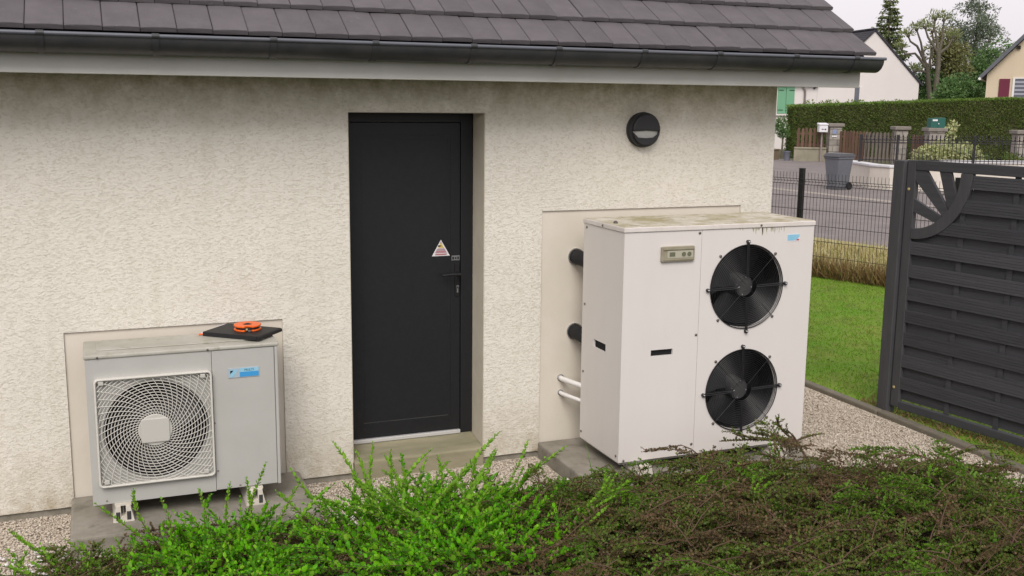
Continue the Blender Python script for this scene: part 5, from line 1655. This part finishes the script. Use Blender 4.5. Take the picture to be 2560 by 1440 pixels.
tree('olive_tree', (47.0, 43.2, 0), [((0, 0, -0.1), 0.22), ((0, 0, 3), 0.16), ((0.1, 0, 5.5), 0.05)], rand_clumps((0, 0, 5.0), (1.4, 1.0, 1.5), 38, 0.3, 0.6), 0.17, 170, 'lf_olive', 'olive brown leafy tree between the pollards and the tall tree', limbs=[[((0, 0, 3), 0.09), ((0.8, -0.2, 4.6), 0.04)]])
tree('tall_tree', (54.6, 49.0, 0), [((0, 0, -0.1), 0.30), ((0, 0, 4), 0.2), ((0.2, 0, 8.5), 0.04)],
     rand_clumps((0, 0, 6.6), (2.2, 1.8, 2.6), 70, 0.32, 0.7) + rand_clumps((0.2, 0, 8.9), (0.9, 0.8, 1.0), 14, 0.25, 0.45) + rand_clumps((-1.5, 0.7, 7.9), (0.5, 0.5, 0.7), 7, 0.2, 0.35), 0.2, 125, 'lf_blue', 'tall airy grey-green tree against the sky', wd=0.3, limbs=[[((0, 0, 4), 0.12), ((-1.2, 0.4, 7.2), 0.03)], [((0, 0, 4.5), 0.1), ((1.3, -0.3, 7.2), 0.03)]])
tree('bushy_tree', (48.3, 43.9, 0), [((0, 0, -0.1), 0.2), ((0, 0, 2.2), 0.12), ((0, 0, 4), 0.04)], rand_clumps((-0.9, 0.2, 3.2), (2.6, 1.2, 1.5), 64, 0.35, 0.7), 0.18, 190, 'lf_mid', 'dense mid green bushy tree just above the hedge')
tree('bushy_tree', (50.5, 43.2, 0), [((0, 0, -0.1), 0.2), ((0, 0, 2.2), 0.12), ((0, 0, 4), 0.04)], rand_clumps((0, 0, 3.7), (2.2, 1.2, 2.0), 56, 0.35, 0.7), 0.18, 190, 'lf_mid', 'darker bushy tree beside the cream house gable')
tree('bushy_tree', (42.9, 38.6, 0), [((0, 0, -0.1), 0.15), ((0, 0, 1.6), 0.1), ((0, 0, 3.0), 0.03)], rand_clumps((0.35, -0.14, 2.75), (1.25, 0.7, 1.05), 44, 0.3, 0.5), 0.16, 230, 'lf_mid', 'bright green bushy tree in front of the pollard trunks')
tree('distant_tree', (65.0, 56.0, 0), [((0, 0, -0.1), 0.25), ((0, 0, 4), 0.15), ((0, 0, 6.5), 0.04)], rand_clumps((0, 0, 5.0), (2.6, 1.8, 2.0), 40, 0.4, 0.8), 0.24, 80, 'lf_mid', 'distant green tree rising beside the cream house roof')
tree('distant_tree', (70.0, 56.5, 0), [((0, 0, -0.1), 0.25), ((0, 0, 4), 0.15), ((0, 0, 6.5), 0.04)], rand_clumps((0, 0, 4.6), (3.0, 1.8, 1.8), 40, 0.4, 0.8), 0.24, 80, 'lf_mid', 'farthest low green tree behind the cream house')
tree('distant_tree', (45.2, 45.2, 0), [((0, 0, -0.1), 0.2), ((0, 0, 2.0), 0.12), ((0, 0, 3.4), 0.04)], rand_clumps((-0.2, 0, 2.7), (1.7, 0.8, 1.3), 40, 0.3, 0.6), 0.17, 190, 'lf_mid', 'low green tree right behind the white house corner')

# ================================================================== FOREGROUND PLANTS
class Shoots:
    """leafy shoots: stems as thin tubes, small opposite leaves along them"""
    def __init__(s): s.P, s.D, s.N, s.L, s.st, s.n = [], [], [], [], MB(), 0
    def shoot(s, a, b, sag=0.0, leaf=0.014, gap=0.011, r=0.0016, bow=None, young=1.0, start=0.12, stem=True, droop=0.0):
        a, b = Vector(a), Vector(b)
        L = (b - a).length
        mid = (a + b) / 2 + Vector((0, 0, sag * L)) + (bow if bow is not None else Vector((random.gauss(0, 0.10), random.gauss(0, 0.10), random.gauss(0, 0.04))) * L)
        pts = []
        k = 7
        for i in range(k + 1):
            t = i / k
            pts.append(a * (1 - t) ** 2 + mid * 2 * t * (1 - t) + b * t * t)
        if stem: s.st.tube(pts, [r * (1.5 - 1.1 * i / k) for i in range(k + 1)], 4, caps=False)
        m = max(4, int(L / gap))
        side0 = random.uniform(0, math.pi)
        for i in range(m):
            t = start + (1 - start) * i / (m - 1)
            p = a * (1 - t) ** 2 + mid * 2 * t * (1 - t) + b * t * t
            tn = ((mid - a) * (1 - t) + (b - mid) * t).normalized()
            o1 = tn.orthogonal().normalized()
            o2 = tn.cross(o1)
            for q in (0, math.pi):
                an = side0 + (math.pi / 2 if i % 2 else 0) + q + random.gauss(0, 0.35)
                rad = o1 * math.cos(an) + o2 * math.sin(an)
                d = rad * 0.85 + tn * (0.75 + 0.6 * t) + Vector((0, 0, 0.18 - droop))
                s.P.append(p[:]); s.D.append(d[:]); s.N.append((tn * 0.75 - rad * 0.5 + Vector((0, 0, 0.5)))[:])
                taper = 1.0 if t < 0.85 else 1.0 - 0.45 * (t - 0.85) / 0.15
                s.L.append(leaf * taper * random.uniform(0.62, 1.28))
    def build(s, parent, m, twig, wd=0.66, leafname='foliage', stemname='branches', kind='stuff', oval=True):
        L = np.array(s.L)
        obj(leafname, (oval_mesh if oval else leaf_mesh)(leafname, s.P, s.D, s.N, L, L * wd, 0.16), m, parent, kind=kind)
        if s.st.v: obj(stemname, s.st, twig, parent, kind=kind)

def bz(x, y): return float(bed_z(x, y))

# --- central bright green shrub
g1 = empty('honeysuckle_shrub', (1.25, -1.35, 0), 0, 'bright green small-leaved shrub with long arching shoots before the door', 'shrub')
S = Shoots()
o = Vector((1.25, -1.35, 0))
T = Shoots()
for (bx, by, bzz, tx, ty, tz) in ((1.30, -1.40, 0.22, 1.83, -1.15, 0.585), (1.12, -1.35, 0.25, 1.00, -1.12, 0.615), (1.15, -1.35, 0.22, 1.185, -1.15, 0.60), (1.12, -1.3, 0.2, 1.105, -1.12, 0.565), (1.25, -1.3, 0.2, 1.27, -1.15, 0.55),
        (1.35, -1.3, 0.2, 1.45, -1.15, 0.49), (1.68, -1.4, 0.2, 2.21, -1.12, 0.455), (1.70, -1.3, 0.2, 2.00, -1.12, 0.51), (1.70, -1.3, 0.2, 1.83, -1.12, 0.48), (1.66, -1.3, 0.2, 1.73, -1.12, 0.49), (1.02, -1.35, 0.2, 0.80, -1.12, 0.50), (1.35, -1.35, 0.22, 1.56, -1.15, 0.46),
        (1.72, -1.35, 0.2, 2.08, -1.15, 0.42), (0.70, -1.4, 0.2, 0.98, -1.2, 0.44), (0.98, -1.35, 0.2, 0.72, -1.15, 0.42)):
    T.shoot(Vector((bx, by, bzz)) - o, Vector((tx, ty, tz)) - o, sag=random.uniform(-0.02, 0.06), leaf=0.026, gap=0.0175, r=0.0024)
for _ in range(34):     # more long loose shoots fanning out of the middle
    a_ = random.uniform(-1.0, 1.15)
    L = random.uniform(0.30, 0.55)
    bx, by = random.uniform(1.1, 1.6), random.uniform(-1.75, -1.25)
    b0 = Vector((bx, by, bz(bx, by) + 0.08))
    tipv = b0 + Vector((math.sin(a_) * L, random.uniform(-0.05, 0.25), math.cos(a_) * L * 0.75))
    tipv.z = min(tipv.z, 0.50)
    T.shoot(b0 - o, tipv - o, sag=random.uniform(0.02, 0.14), leaf=0.025, gap=0.0170, r=0.0023, start=0.2)
for _ in range(360):
    x_, y_ = random.gauss(1.34, 0.27), random.uniform(-2.2, -1.05)
    if not 0.86 < x_ < 1.95: continue
    z0 = bz(x_, y_) + random.uniform(0.02, 0.16)
    a_ = random.gauss(0, 0.7)
    L = random.uniform(0.12, 0.34)
    hgt = L * random.uniform(0.35, 0.85)
    d = Vector((math.sin(a_) * 0.8 + (x_ - 1.32) * 0.9, random.uniform(-0.35, 0.5), 0)).normalized() * math.sqrt(max(L * L - hgt * hgt, 0.001))
    tip = Vector((x_ + d.x, y_ + d.y, min(z0 + hgt, 0.43)))
    S.shoot(Vector((x_, y_, z0)) - o, tip - o, sag=random.uniform(0, 0.1), leaf=random.uniform(0.020, 0.029), gap=0.0160, r=0.0019)
for _ in range(46):     # older brown wood arching through the shrub
    x_, y_ = random.uniform(0.85, 1.9), random.uniform(-1.9, -1.1)
    z0 = bz(x_, y_)
    L = random.uniform(0.15, 0.4); a_ = random.uniform(0, 2 * math.pi)
    p0 = Vector((x_, y_, z0)) - o; p2 = p0 + Vector((math.cos(a_) * L, math.sin(a_) * L * 0.6, random.uniform(0.02, 0.22)))
    p1 = (p0 + p2) / 2 + Vector((random.gauss(0, 0.03), random.gauss(0, 0.03), random.uniform(0.05, 0.14)))
    T.st.tube([p0 * (1 - t) ** 2 + p1 * 2 * t * (1 - t) + p2 * t * t for t in (0, 0.17, 0.33, 0.5, 0.67, 0.83, 1)], [0.0042, 0.004, 0.0036, 0.0032, 0.0026, 0.002, 0.0012], 5)
T.build(g1, 'lf_tip', 'twig', leafname='young_foliage', stemname='young_branches')
S.build(g1, 'lf_green', 'twig')

# --- left bright green shrub
g2 = empty('honeysuckle_shrub', (0.35, -1.2, 0), 0, 'low spreading bright green shrub in front of the beige air conditioner', 'shrub')
o = Vector((0.35, -1.2, 0))
S, T = Shoots(), Shoots()
for (bx, by, bzz, tx, ty, tz) in ((-0.12, -1.15, 0.12, -0.42, -0.98, 0.325), (0.16, -1.1, 0.22, -0.06, -0.98, 0.40), (0.2, -1.1, 0.2, 0.10, -1.0, 0.455), (0.42, -1.1, 0.2, 0.385, -1.0, 0.42), (0.5, -1.1, 0.2, 0.53, -1.0, 0.435), (0.56, -1.15, 0.25, 0.68, -1.12, 0.55),
        (0.62, -1.1, 0.2, 0.60, -1.05, 0.46), (0.26, -1.15, 0.2, 0.22, -1.02, 0.40), (-0.25, -1.2, 0.05, -0.46, -1.05, 0.20), (-0.1, -1.15, 0.06, -0.35, -0.98, 0.17), (-0.28, -1.15, 0.03, -0.42, -1.1, 0.28), (0.70, -1.15, 0.2, 0.84, -1.05, 0.40)):
    T.shoot(Vector((bx, by, bzz)) - o, Vector((tx, ty, tz)) - o, sag=random.uniform(-0.02, 0.06), leaf=0.025, gap=0.0175, r=0.0023)
for _ in range(400):
    x_, y_ = random.gauss(0.44, 0.27), random.uniform(-2.0, -1.0)
    if not (0.12 if y_ > -1.45 else 0.0) < x_ < (0.66 if y_ > -1.5 else 0.95): continue
    z0 = bz(x_, y_) + random.uniform(0.0, 0.13)
    L = random.uniform(0.10, 0.28)
    hgt = L * random.uniform(0.3, 0.9)
    a_ = random.uniform(0, 2 * math.pi)
    d = Vector((math.cos(a_), math.sin(a_), 0)) * math.sqrt(max(L * L - hgt * hgt, 0.001))
    cap_ = 0.34 if x_ > 0.25 else 0.26
    S.shoot(Vector((x_, y_, z0)) - o, Vector((x_ + d.x, y_ + d.y, min(z0 + hgt, cap_))) - o, sag=random.uniform(0, 0.1), leaf=random.uniform(0.020, 0.029), gap=0.0160, r=0.0019)
for _ in range(60):     # older brown wood arching through the shrub
    x_, y_ = random.uniform(0.10, 0.9), random.uniform(-1.8, -1.05)
    z0 = bz(x_, y_)
    L = random.uniform(0.15, 0.4); a_ = random.uniform(0, 2 * math.pi)
    p0 = Vector((x_, y_, z0)) - o; p2 = p0 + Vector((math.cos(a_) * L, math.sin(a_) * L * 0.6, random.uniform(0.0, 0.15)))
    p1 = (p0 + p2) / 2 + Vector((random.gauss(0, 0.03), random.gauss(0, 0.03), random.uniform(0.05, 0.12)))
    T.st.tube([p0 * (1 - t) ** 2 + p1 * 2 * t * (1 - t) + p2 * t * t for t in (0, 0.17, 0.33, 0.5, 0.67, 0.83, 1)], [0.0042, 0.004, 0.0036, 0.0032, 0.0026, 0.002, 0.0012], 5)
for _ in range(12):     # sparse sprigs straying over the gravel
    x_, y_ = random.uniform(-0.55, 0.12), random.uniform(-1.35, -0.95)
    z0 = bz(x_, y_)
    T.shoot(Vector((x_, y_, z0)) - o, Vector((x_ + random.gauss(-0.05, 0.08), y_ + random.uniform(0.0, 0.12), z0 + random.uniform(0.10, 0.22))) - o, sag=0.05, leaf=0.023, gap=0.0165, r=0.0020)
T.build(g2, 'lf_tip', 'twig', leafname='young_foliage', stemname='young_branches')
S.build(g2, 'lf_green', 'twig')

# --- russet-green creeping cotoneaster carpet
CX = np.array([-0.2, 0.6, 1.2, 1.9, 2.1, 2.45, 2.8, 3.3, 3.8, 4.2, 4.6, 5.0, 5.6])
CH = np.array([0.06, 0.12, 0.14, 0.20, 0.27, 0.27, 0.30, 0.30, 0.28, 0.24, 0.14, 0.10, 0.10])
def carpet_h(x): return float(np.interp(x, CX, CH))
S, G, B = Shoots(), Shoots(), Shoots()
cnt = 0
def lump(x, y):
    return 0.5 + 0.28 * math.sin(x * 5.3 + y * 2 + 1.0) * math.sin(y * 6.1 + x * 1.3) + 0.26 * math.sin(x * 11.7 - y * 5) * math.sin(y * 12.3 + x * 4 + 2)
while cnt < 2300:
    x_ = random.uniform(-0.3, 5.6)
    e_ = float(bed_edge(x_))
    y_ = e_ + 0.02 - 2.3 * random.random() ** 1.15
    wgt = 1.0 if x_ > 1.8 else 0.30
    if random.random() > wgt: continue
    lm_ = lump(x_, y_)
    if lm_ < 0.25 and random.random() < 0.7: continue
    if x_ > 4.38 + 0.12 * math.sin(y_ * 9) and y_ > -2.15: continue
    if x_ > 4.25 and y_ > -2.6: continue
    h_ = carpet_h(x_) * min(1.0, 0.42 + (e_ - y_) * 1.6) * (0.28 + 1.2 * lm_)
    z0 = bz(x_, y_) + h_ * random.uniform(0.25, 1.0)
    a_ = random.gauss(0.35, 0.75) + (math.pi if random.random() < 0.42 else 0)
    if y_ < e_ - 0.3 and random.random() < 0.3: a_ = random.uniform(0, 2 * math.pi)
    L = random.uniform(0.14, 0.34) if random.random() < 0.8 else random.uniform(0.34, 0.52)
    p0 = Vector((x_, y_, z0 - 0.03))
    p2 = p0 + Vector((math.cos(a_) * L, math.sin(a_) * L * 0.75, random.uniform(-0.02, 0.06)))
    p1 = (p0 + p2) / 2 + Vector((random.gauss(0, 0.03), random.gauss(0, 0.03), random.uniform(0.02, 0.07)))
    q = random.random() + 0.25 * math.sin(x_ * 2.7 + 1.3) * math.sin(y_ * 3.3)
    tgt = B if q < 0.32 else (S if q < 0.82 else G)
    tgt.st.tube([p0, (p0 + p1) / 2 + Vector((0, 0, 0.01)), p1, (p1 + p2) / 2 + Vector((0, 0, 0.006)), p2], [0.0030, 0.0027, 0.0023, 0.0018, 0.0010], 4, caps=False)
    tn = (p2 - p0).normalized()
    sd = tn.cross(Vector((random.gauss(0, 0.25), random.gauss(0, 0.25), 1))).normalized()
    nt_ = int(L / 0.020)
    for k in range(nt_):
        t = 0.08 + 0.92 * k / nt_
        p = p0 * (1 - t) ** 2 + p1 * 2 * t * (1 - t) + p2 * t * t
        sg = 1 if k % 2 else -1
        l_ = (0.105 - 0.07 * t) * random.uniform(0.6, 1.25)
        d_ = tn * random.uniform(0.5, 0.9) + sd * sg * random.uniform(0.5, 0.9) + Vector((0, 0, random.uniform(-0.25, 0.45)))
        tgt.shoot(p, p + d_.normalized() * l_, sag=random.uniform(0.0, 0.15), leaf=random.uniform(0.011, 0.016), gap=0.0078, r=0.0013, start=0.0, stem=(k % 3 == 0))
    tgt.shoot(p1, p2, sag=0.02, leaf=0.014, gap=0.008, start=0.0, stem=False)
    cnt += 1
for (p0, p1, p2) in (((0.62, -1.0, 0.10), (0.40, -0.78, 0.26), (0.02, -0.80, 0.06)), ((0.52, -0.95, 0.08), (0.30, -0.72, 0.20), (0.05, -0.72, 0.12)), ((0.25, -0.9, 0.06), (0.45, -0.7, 0.22), (0.66, -0.78, 0.06)), ((0.70, -0.95, 0.08), (0.86, -0.8, 0.20), (1.02, -0.86, 0.06)), ((0.1, -0.95, 0.04), (-0.02, -0.82, 0.12), (-0.18, -0.86, 0.05)), ((2.05, -1.0, 0.1), (2.25, -0.8, 0.22), (2.42, -0.85, 0.08))):
    p0, p1, p2 = Vector(p0), Vector(p1), Vector(p2)      # brown leaders arching over the pad's edge
    for k in range(46):
        t = k / 45
        p = p0 * (1 - t) ** 2 + p1 * 2 * t * (1 - t) + p2 * t * t
        d_ = rdir(1)[0]
        B.shoot(p, p + Vector(d_) * random.uniform(0.025, 0.05), leaf=random.uniform(0.011, 0.016), gap=0.008, r=0.0013, start=0.0)
    B.st.tube([p0 * (1 - t) ** 2 + p1 * 2 * t * (1 - t) + p2 * t * t for t in (0, 0.2, 0.4, 0.6, 0.8, 1)], [0.006, 0.0055, 0.005, 0.0045, 0.003, 0.002], 5)
Y = Shoots()
for (x_, y_, L, a_) in ((2.55, -1.75, 0.16, 0.5), (2.62, -1.8, 0.14, 0.3), (2.35, -2.0, 0.16, 0.4), (2.42, -2.05, 0.17, 0.6), (2.0, -1.75, 0.2, 0.4), (2.1, -1.65, 0.18, 0.5), (2.2, -1.6, 0.15, 0.9), (3.4, -1.3, 0.1, 1.2), (1.9, -1.9, 0.2, 0.3), (2.75, -2.0, 0.12, 1.0), (3.9, -1.95, 0.12, 0.8), (2.95, -1.55, 0.1, 1.3), (3.65, -2.1, 0.14, 0.6)):
    z0 = bz(x_, y_) + carpet_h(x_) * 0.7
    for q in range(3):
        b_ = a_ + random.gauss(0, 0.4)
        Y.shoot((x_, y_, z0), (x_ + math.cos(b_) * L, y_ + random.gauss(0.02, 0.05), z0 + math.sin(b_) * L * 0.7 + 0.03), sag=0.08, leaf=0.019, gap=0.012, r=0.0018)
gc = empty('creeping_cotoneaster', (0, 0, 0), 0, 'low brown-green creeping shrub carpet covering the bed in the foreground', 'ground cover', kind='stuff')
S.build(gc, 'lf_carpet', 'twig', wd=0.8, oval=False)
B.build(gc, 'lf_carpet_b', 'twig', wd=0.8, oval=False, leafname='russet_foliage', stemname='russet_branches')
G.build(gc, 'lf_carpet_g', 'twig', wd=0.8, oval=False, leafname='green_foliage', stemname='green_branches')

Y.build(gc, 'lf_tip', 'twig', leafname='young_foliage', stemname='young_branches')

# --- bare-ish cotoneaster branch rising before the heat pump
br = empty('cotoneaster_branch', (3.8, -1.0, 0), 0, 'stiff brown cotoneaster branch rising in front of the heat pump', 'branch')
o = Vector((3.8, -1.0, 0))
S = Shoots()
root = Vector((3.86, -1.05, 0.05)) - o
nd = Vector((3.78, -0.97, 0.265)) - o
S.st.tube([root, (root + nd) / 2 + Vector((0.02, 0, 0)), nd], [0.008, 0.007, 0.0055], 6)
for tip in ((3.27, -0.95, 0.315), (3.34, -0.97, 0.36), (3.47, -0.95, 0.345), (3.655, -0.95, 0.385), (3.72, -0.95, 0.335), (3.95, -1.0, 0.30)):
    S.shoot(nd, Vector(tip) - o, sag=random.uniform(0.0, 0.07), leaf=0.019, gap=0.0095, r=0.0055, start=0.1)
for tip in ((3.70, -0.95, 0.40), (3.62, -0.95, 0.40)):
    S.shoot(Vector((3.655, -0.95, 0.375)) - o, Vector(tip) - o, leaf=0.017, gap=0.009, r=0.003)
for tip in ((3.27, -0.95, 0.315), (3.34, -0.97, 0.36), (3.47, -0.95, 0.345), (3.655, -0.95, 0.385)):
    tv = Vector(tip) - o
    for q in range(7):
        pb = nd.lerp(tv, random.uniform(0.3, 0.98)) + Vector((0, 0, 0.01))
        S.shoot(pb, pb + Vector((random.uniform(-0.07, 0.02), random.gauss(0, 0.03), random.uniform(-0.01, 0.06))), leaf=0.016, gap=0.009, r=0.002, start=0.0)
S.build(br, 'lf_carpet', 'twig', wd=0.6)

# --- grass tufts and weeds among the carpet
def tuft(x, y, n, L, m, label, group):
    z = bz(x, y) + 0.03
    e_ = empty('grass_tuft', (x, y, z), 0, label, 'grass tuft', group)
    mb = MB()
    for _ in range(n):
        a_ = random.uniform(0, 2 * math.pi)
        l_ = L * random.uniform(0.5, 1.0)
        b_ = random.uniform(0.15, 0.7)
        w_ = random.uniform(0.0018, 0.0036)
        k = 6
        c_, s_ = math.cos(a_), math.sin(a_)
        vs = []
        for i in range(k + 1):
            t = i / k
            rr = l_ * b_ * t * t
            zz = l_ * t * (1 - 0.45 * b_ * t)
            ww = w_ * (1 - t ** 2) + 0.0003
            vs += [(c_ * rr - s_ * ww, s_ * rr + c_ * ww, zz), (c_ * rr + s_ * ww, s_ * rr - c_ * ww, zz)]
        mb.add(vs, [(2 * i, 2 * i + 1, 2 * i + 3, 2 * i + 2) for i in range(k)])
    obj('blades', mb, m, e_)
for (x, y, n, L, lab) in ((2.47, -0.95, 3, 0.50, 'single tall thin grass stalks beside the corner of the heat pump'), (3.83, -1.45, 16, 0.34, 'tuft of long green grass amid the brown carpet at right'), (3.10, -2.15, 12, 0.26, 'grass tuft in the lower middle of the brown carpet'),
        (3.72, -2.3, 14, 0.25, 'grass tuft beside the dandelion leaves'), (2.25, -1.75, 9, 0.26, 'thin grass tuft between the green shrub and the carpet'), (4.05, -1.6, 9, 0.22, 'small grass tuft nearest the grey sheet'), (3.35, -1.9, 12, 0.22, 'short grass tuft in the middle of the right carpet'), (1.95, -2.0, 10, 0.22, 'grass tuft low under the central shrub')):
    tuft(x, y, n, L, 'lf_weed', lab, 'grass tufts in the bed')
def broad_leaf(mb, base, tip, wid, bend):
    a, b = Vector(base), Vector(tip)
    t = (b - a).normalized()
    side = t.cross(Vector((0.2, -0.8, 0.5))).normalized()
    up = side.cross(t)
    prof = [0.08, 0.55, 0.9, 1.0, 0.8, 0.45, 0.02]
    vs = []
    for i, w_ in enumerate(prof):
        s = i / (len(prof) - 1)
        c = a.lerp(b, s) + up * bend * math.sin(s * math.pi)
        vs += [c - side * wid * w_ + up * wid * 0.25 * w_, c, c + side * wid * w_ + up * wid * 0.25 * w_]
    fs = []
    for i in range(len(prof) - 1):
        fs += [(3 * i, 3 * i + 1, 3 * i + 4, 3 * i + 3), (3 * i + 1, 3 * i + 2, 3 * i + 5, 3 * i + 4)]
    mb.add(vs, fs)
wx, wy = 3.18, -2.93
wz = 0.47
dn = empty('broadleaf_weed', (wx, wy, wz), 0, 'broad smooth green weed leaves low at the right', 'weed')
for (b_, t_, w_) in (((0.0, 0, -0.04), (0.03, -0.02, 0.075), 0.026), ((0.06, 0, -0.03), (0.085, 0.01, 0.085), 0.018), ((0.10, 0.02, -0.03), (0.14, 0.03, 0.05), 0.020), ((-0.16, 0.0, -0.06), (-0.145, 0.02, 0.04), 0.010)):
    mb = MB(); broad_leaf(mb, b_, t_, w_, 0.008); obj('leaf', mb, 'lf_weed', dn, smooth=True)

# --- crumpled grey sheet and bark mulch at the right edge
nx, ny = 26, 14
vs, fs = [], []
for i in range(nx):
    for j in range(ny):
        u, v = i / (nx - 1), j / (ny - 1)
        x = 4.46 + 0.62 * u + 0.03 * math.sin(v * 7)
        y = -1.74 + 0.26 * v + 0.05 * math.sin(u * 5)
        z = 0.01 + 0.075 * max(0, math.sin(u * 3.3 + 0.2)) * (1 - 0.6 * v) * (0.45 + 0.55 * abs(math.sin(u * 11 + v * 4))) + 0.012 * math.sin(u * 31 + v * 17)
        vs.append((x, y, max(z, 0.008)))
for i in range(nx - 1):
    for j in range(ny - 1):
        fs.append((i * ny + j, (i + 1) * ny + j, (i + 1) * ny + j + 1, i * ny + j + 1))
obj('ground_sheet', MB().add(vs, fs), 'sheet', label='crumpled grey weed-control sheet sticking out at the gravel edge', cat='sheet')
n = 3200
P = []
while len(P) < n:
    x, y = random.uniform(4.3, 5.22), random.uniform(-2.3, -1.62)
    if y < -1.66 - 0.25 * (4.75 - x): P.append((x, y, bz(x, y) + random.uniform(0.0, 0.05)))
M['mulch_chip'] = leafmat('mulch_chip', [(0.085, 0.05, 0.048), (0.05, 0.03, 0.028), (0.12, 0.075, 0.07), (0.06, 0.045, 0.03)], 0.0, 0.9)
obj('bark_mulch', leaf_mesh('bark_mulch', P, rdir(n, 0.4), rdir(n), rng.uniform(0.015, 0.045, n), 0.016), 'mulch_chip', kind='stuff', label='dark reddish bark mulch at the right edge of the bed', cat='mulch')

n = 110
P = []
while len(P) < n:
    x, y = random.uniform(-0.7, 5.15), random.uniform(-1.6, 0.6)
    if on_gravel(x, y) or (random.random() < 0.25 and -0.9 < y < -0.05 and (2.55 < x < 2.72 or 0.9 < x < 1.0)):
        P.append((x, y, 0.108 if (2.53 < x < 3.98 and y > -0.92) or (-0.19 < x < 1.02 and y > -0.6) else 0.013))
M['lf_fallen'] = leafmat('fallen_leaf', [(0.10, 0.06, 0.03), (0.16, 0.10, 0.05), (0.06, 0.04, 0.025), (0.12, 0.11, 0.04)], 0.1, 0.8)
obj('fallen_leaves', oval_mesh('fallen_leaves', P, rdir(n, 0.15), np.tile([0.05, 0.05, 1.0], (n, 1)), rng.uniform(0.012, 0.032, n), rng.uniform(0.008, 0.016, n)), 'lf_fallen', kind='stuff', label='small brown fallen leaves scattered on the gravel', cat='leaves')
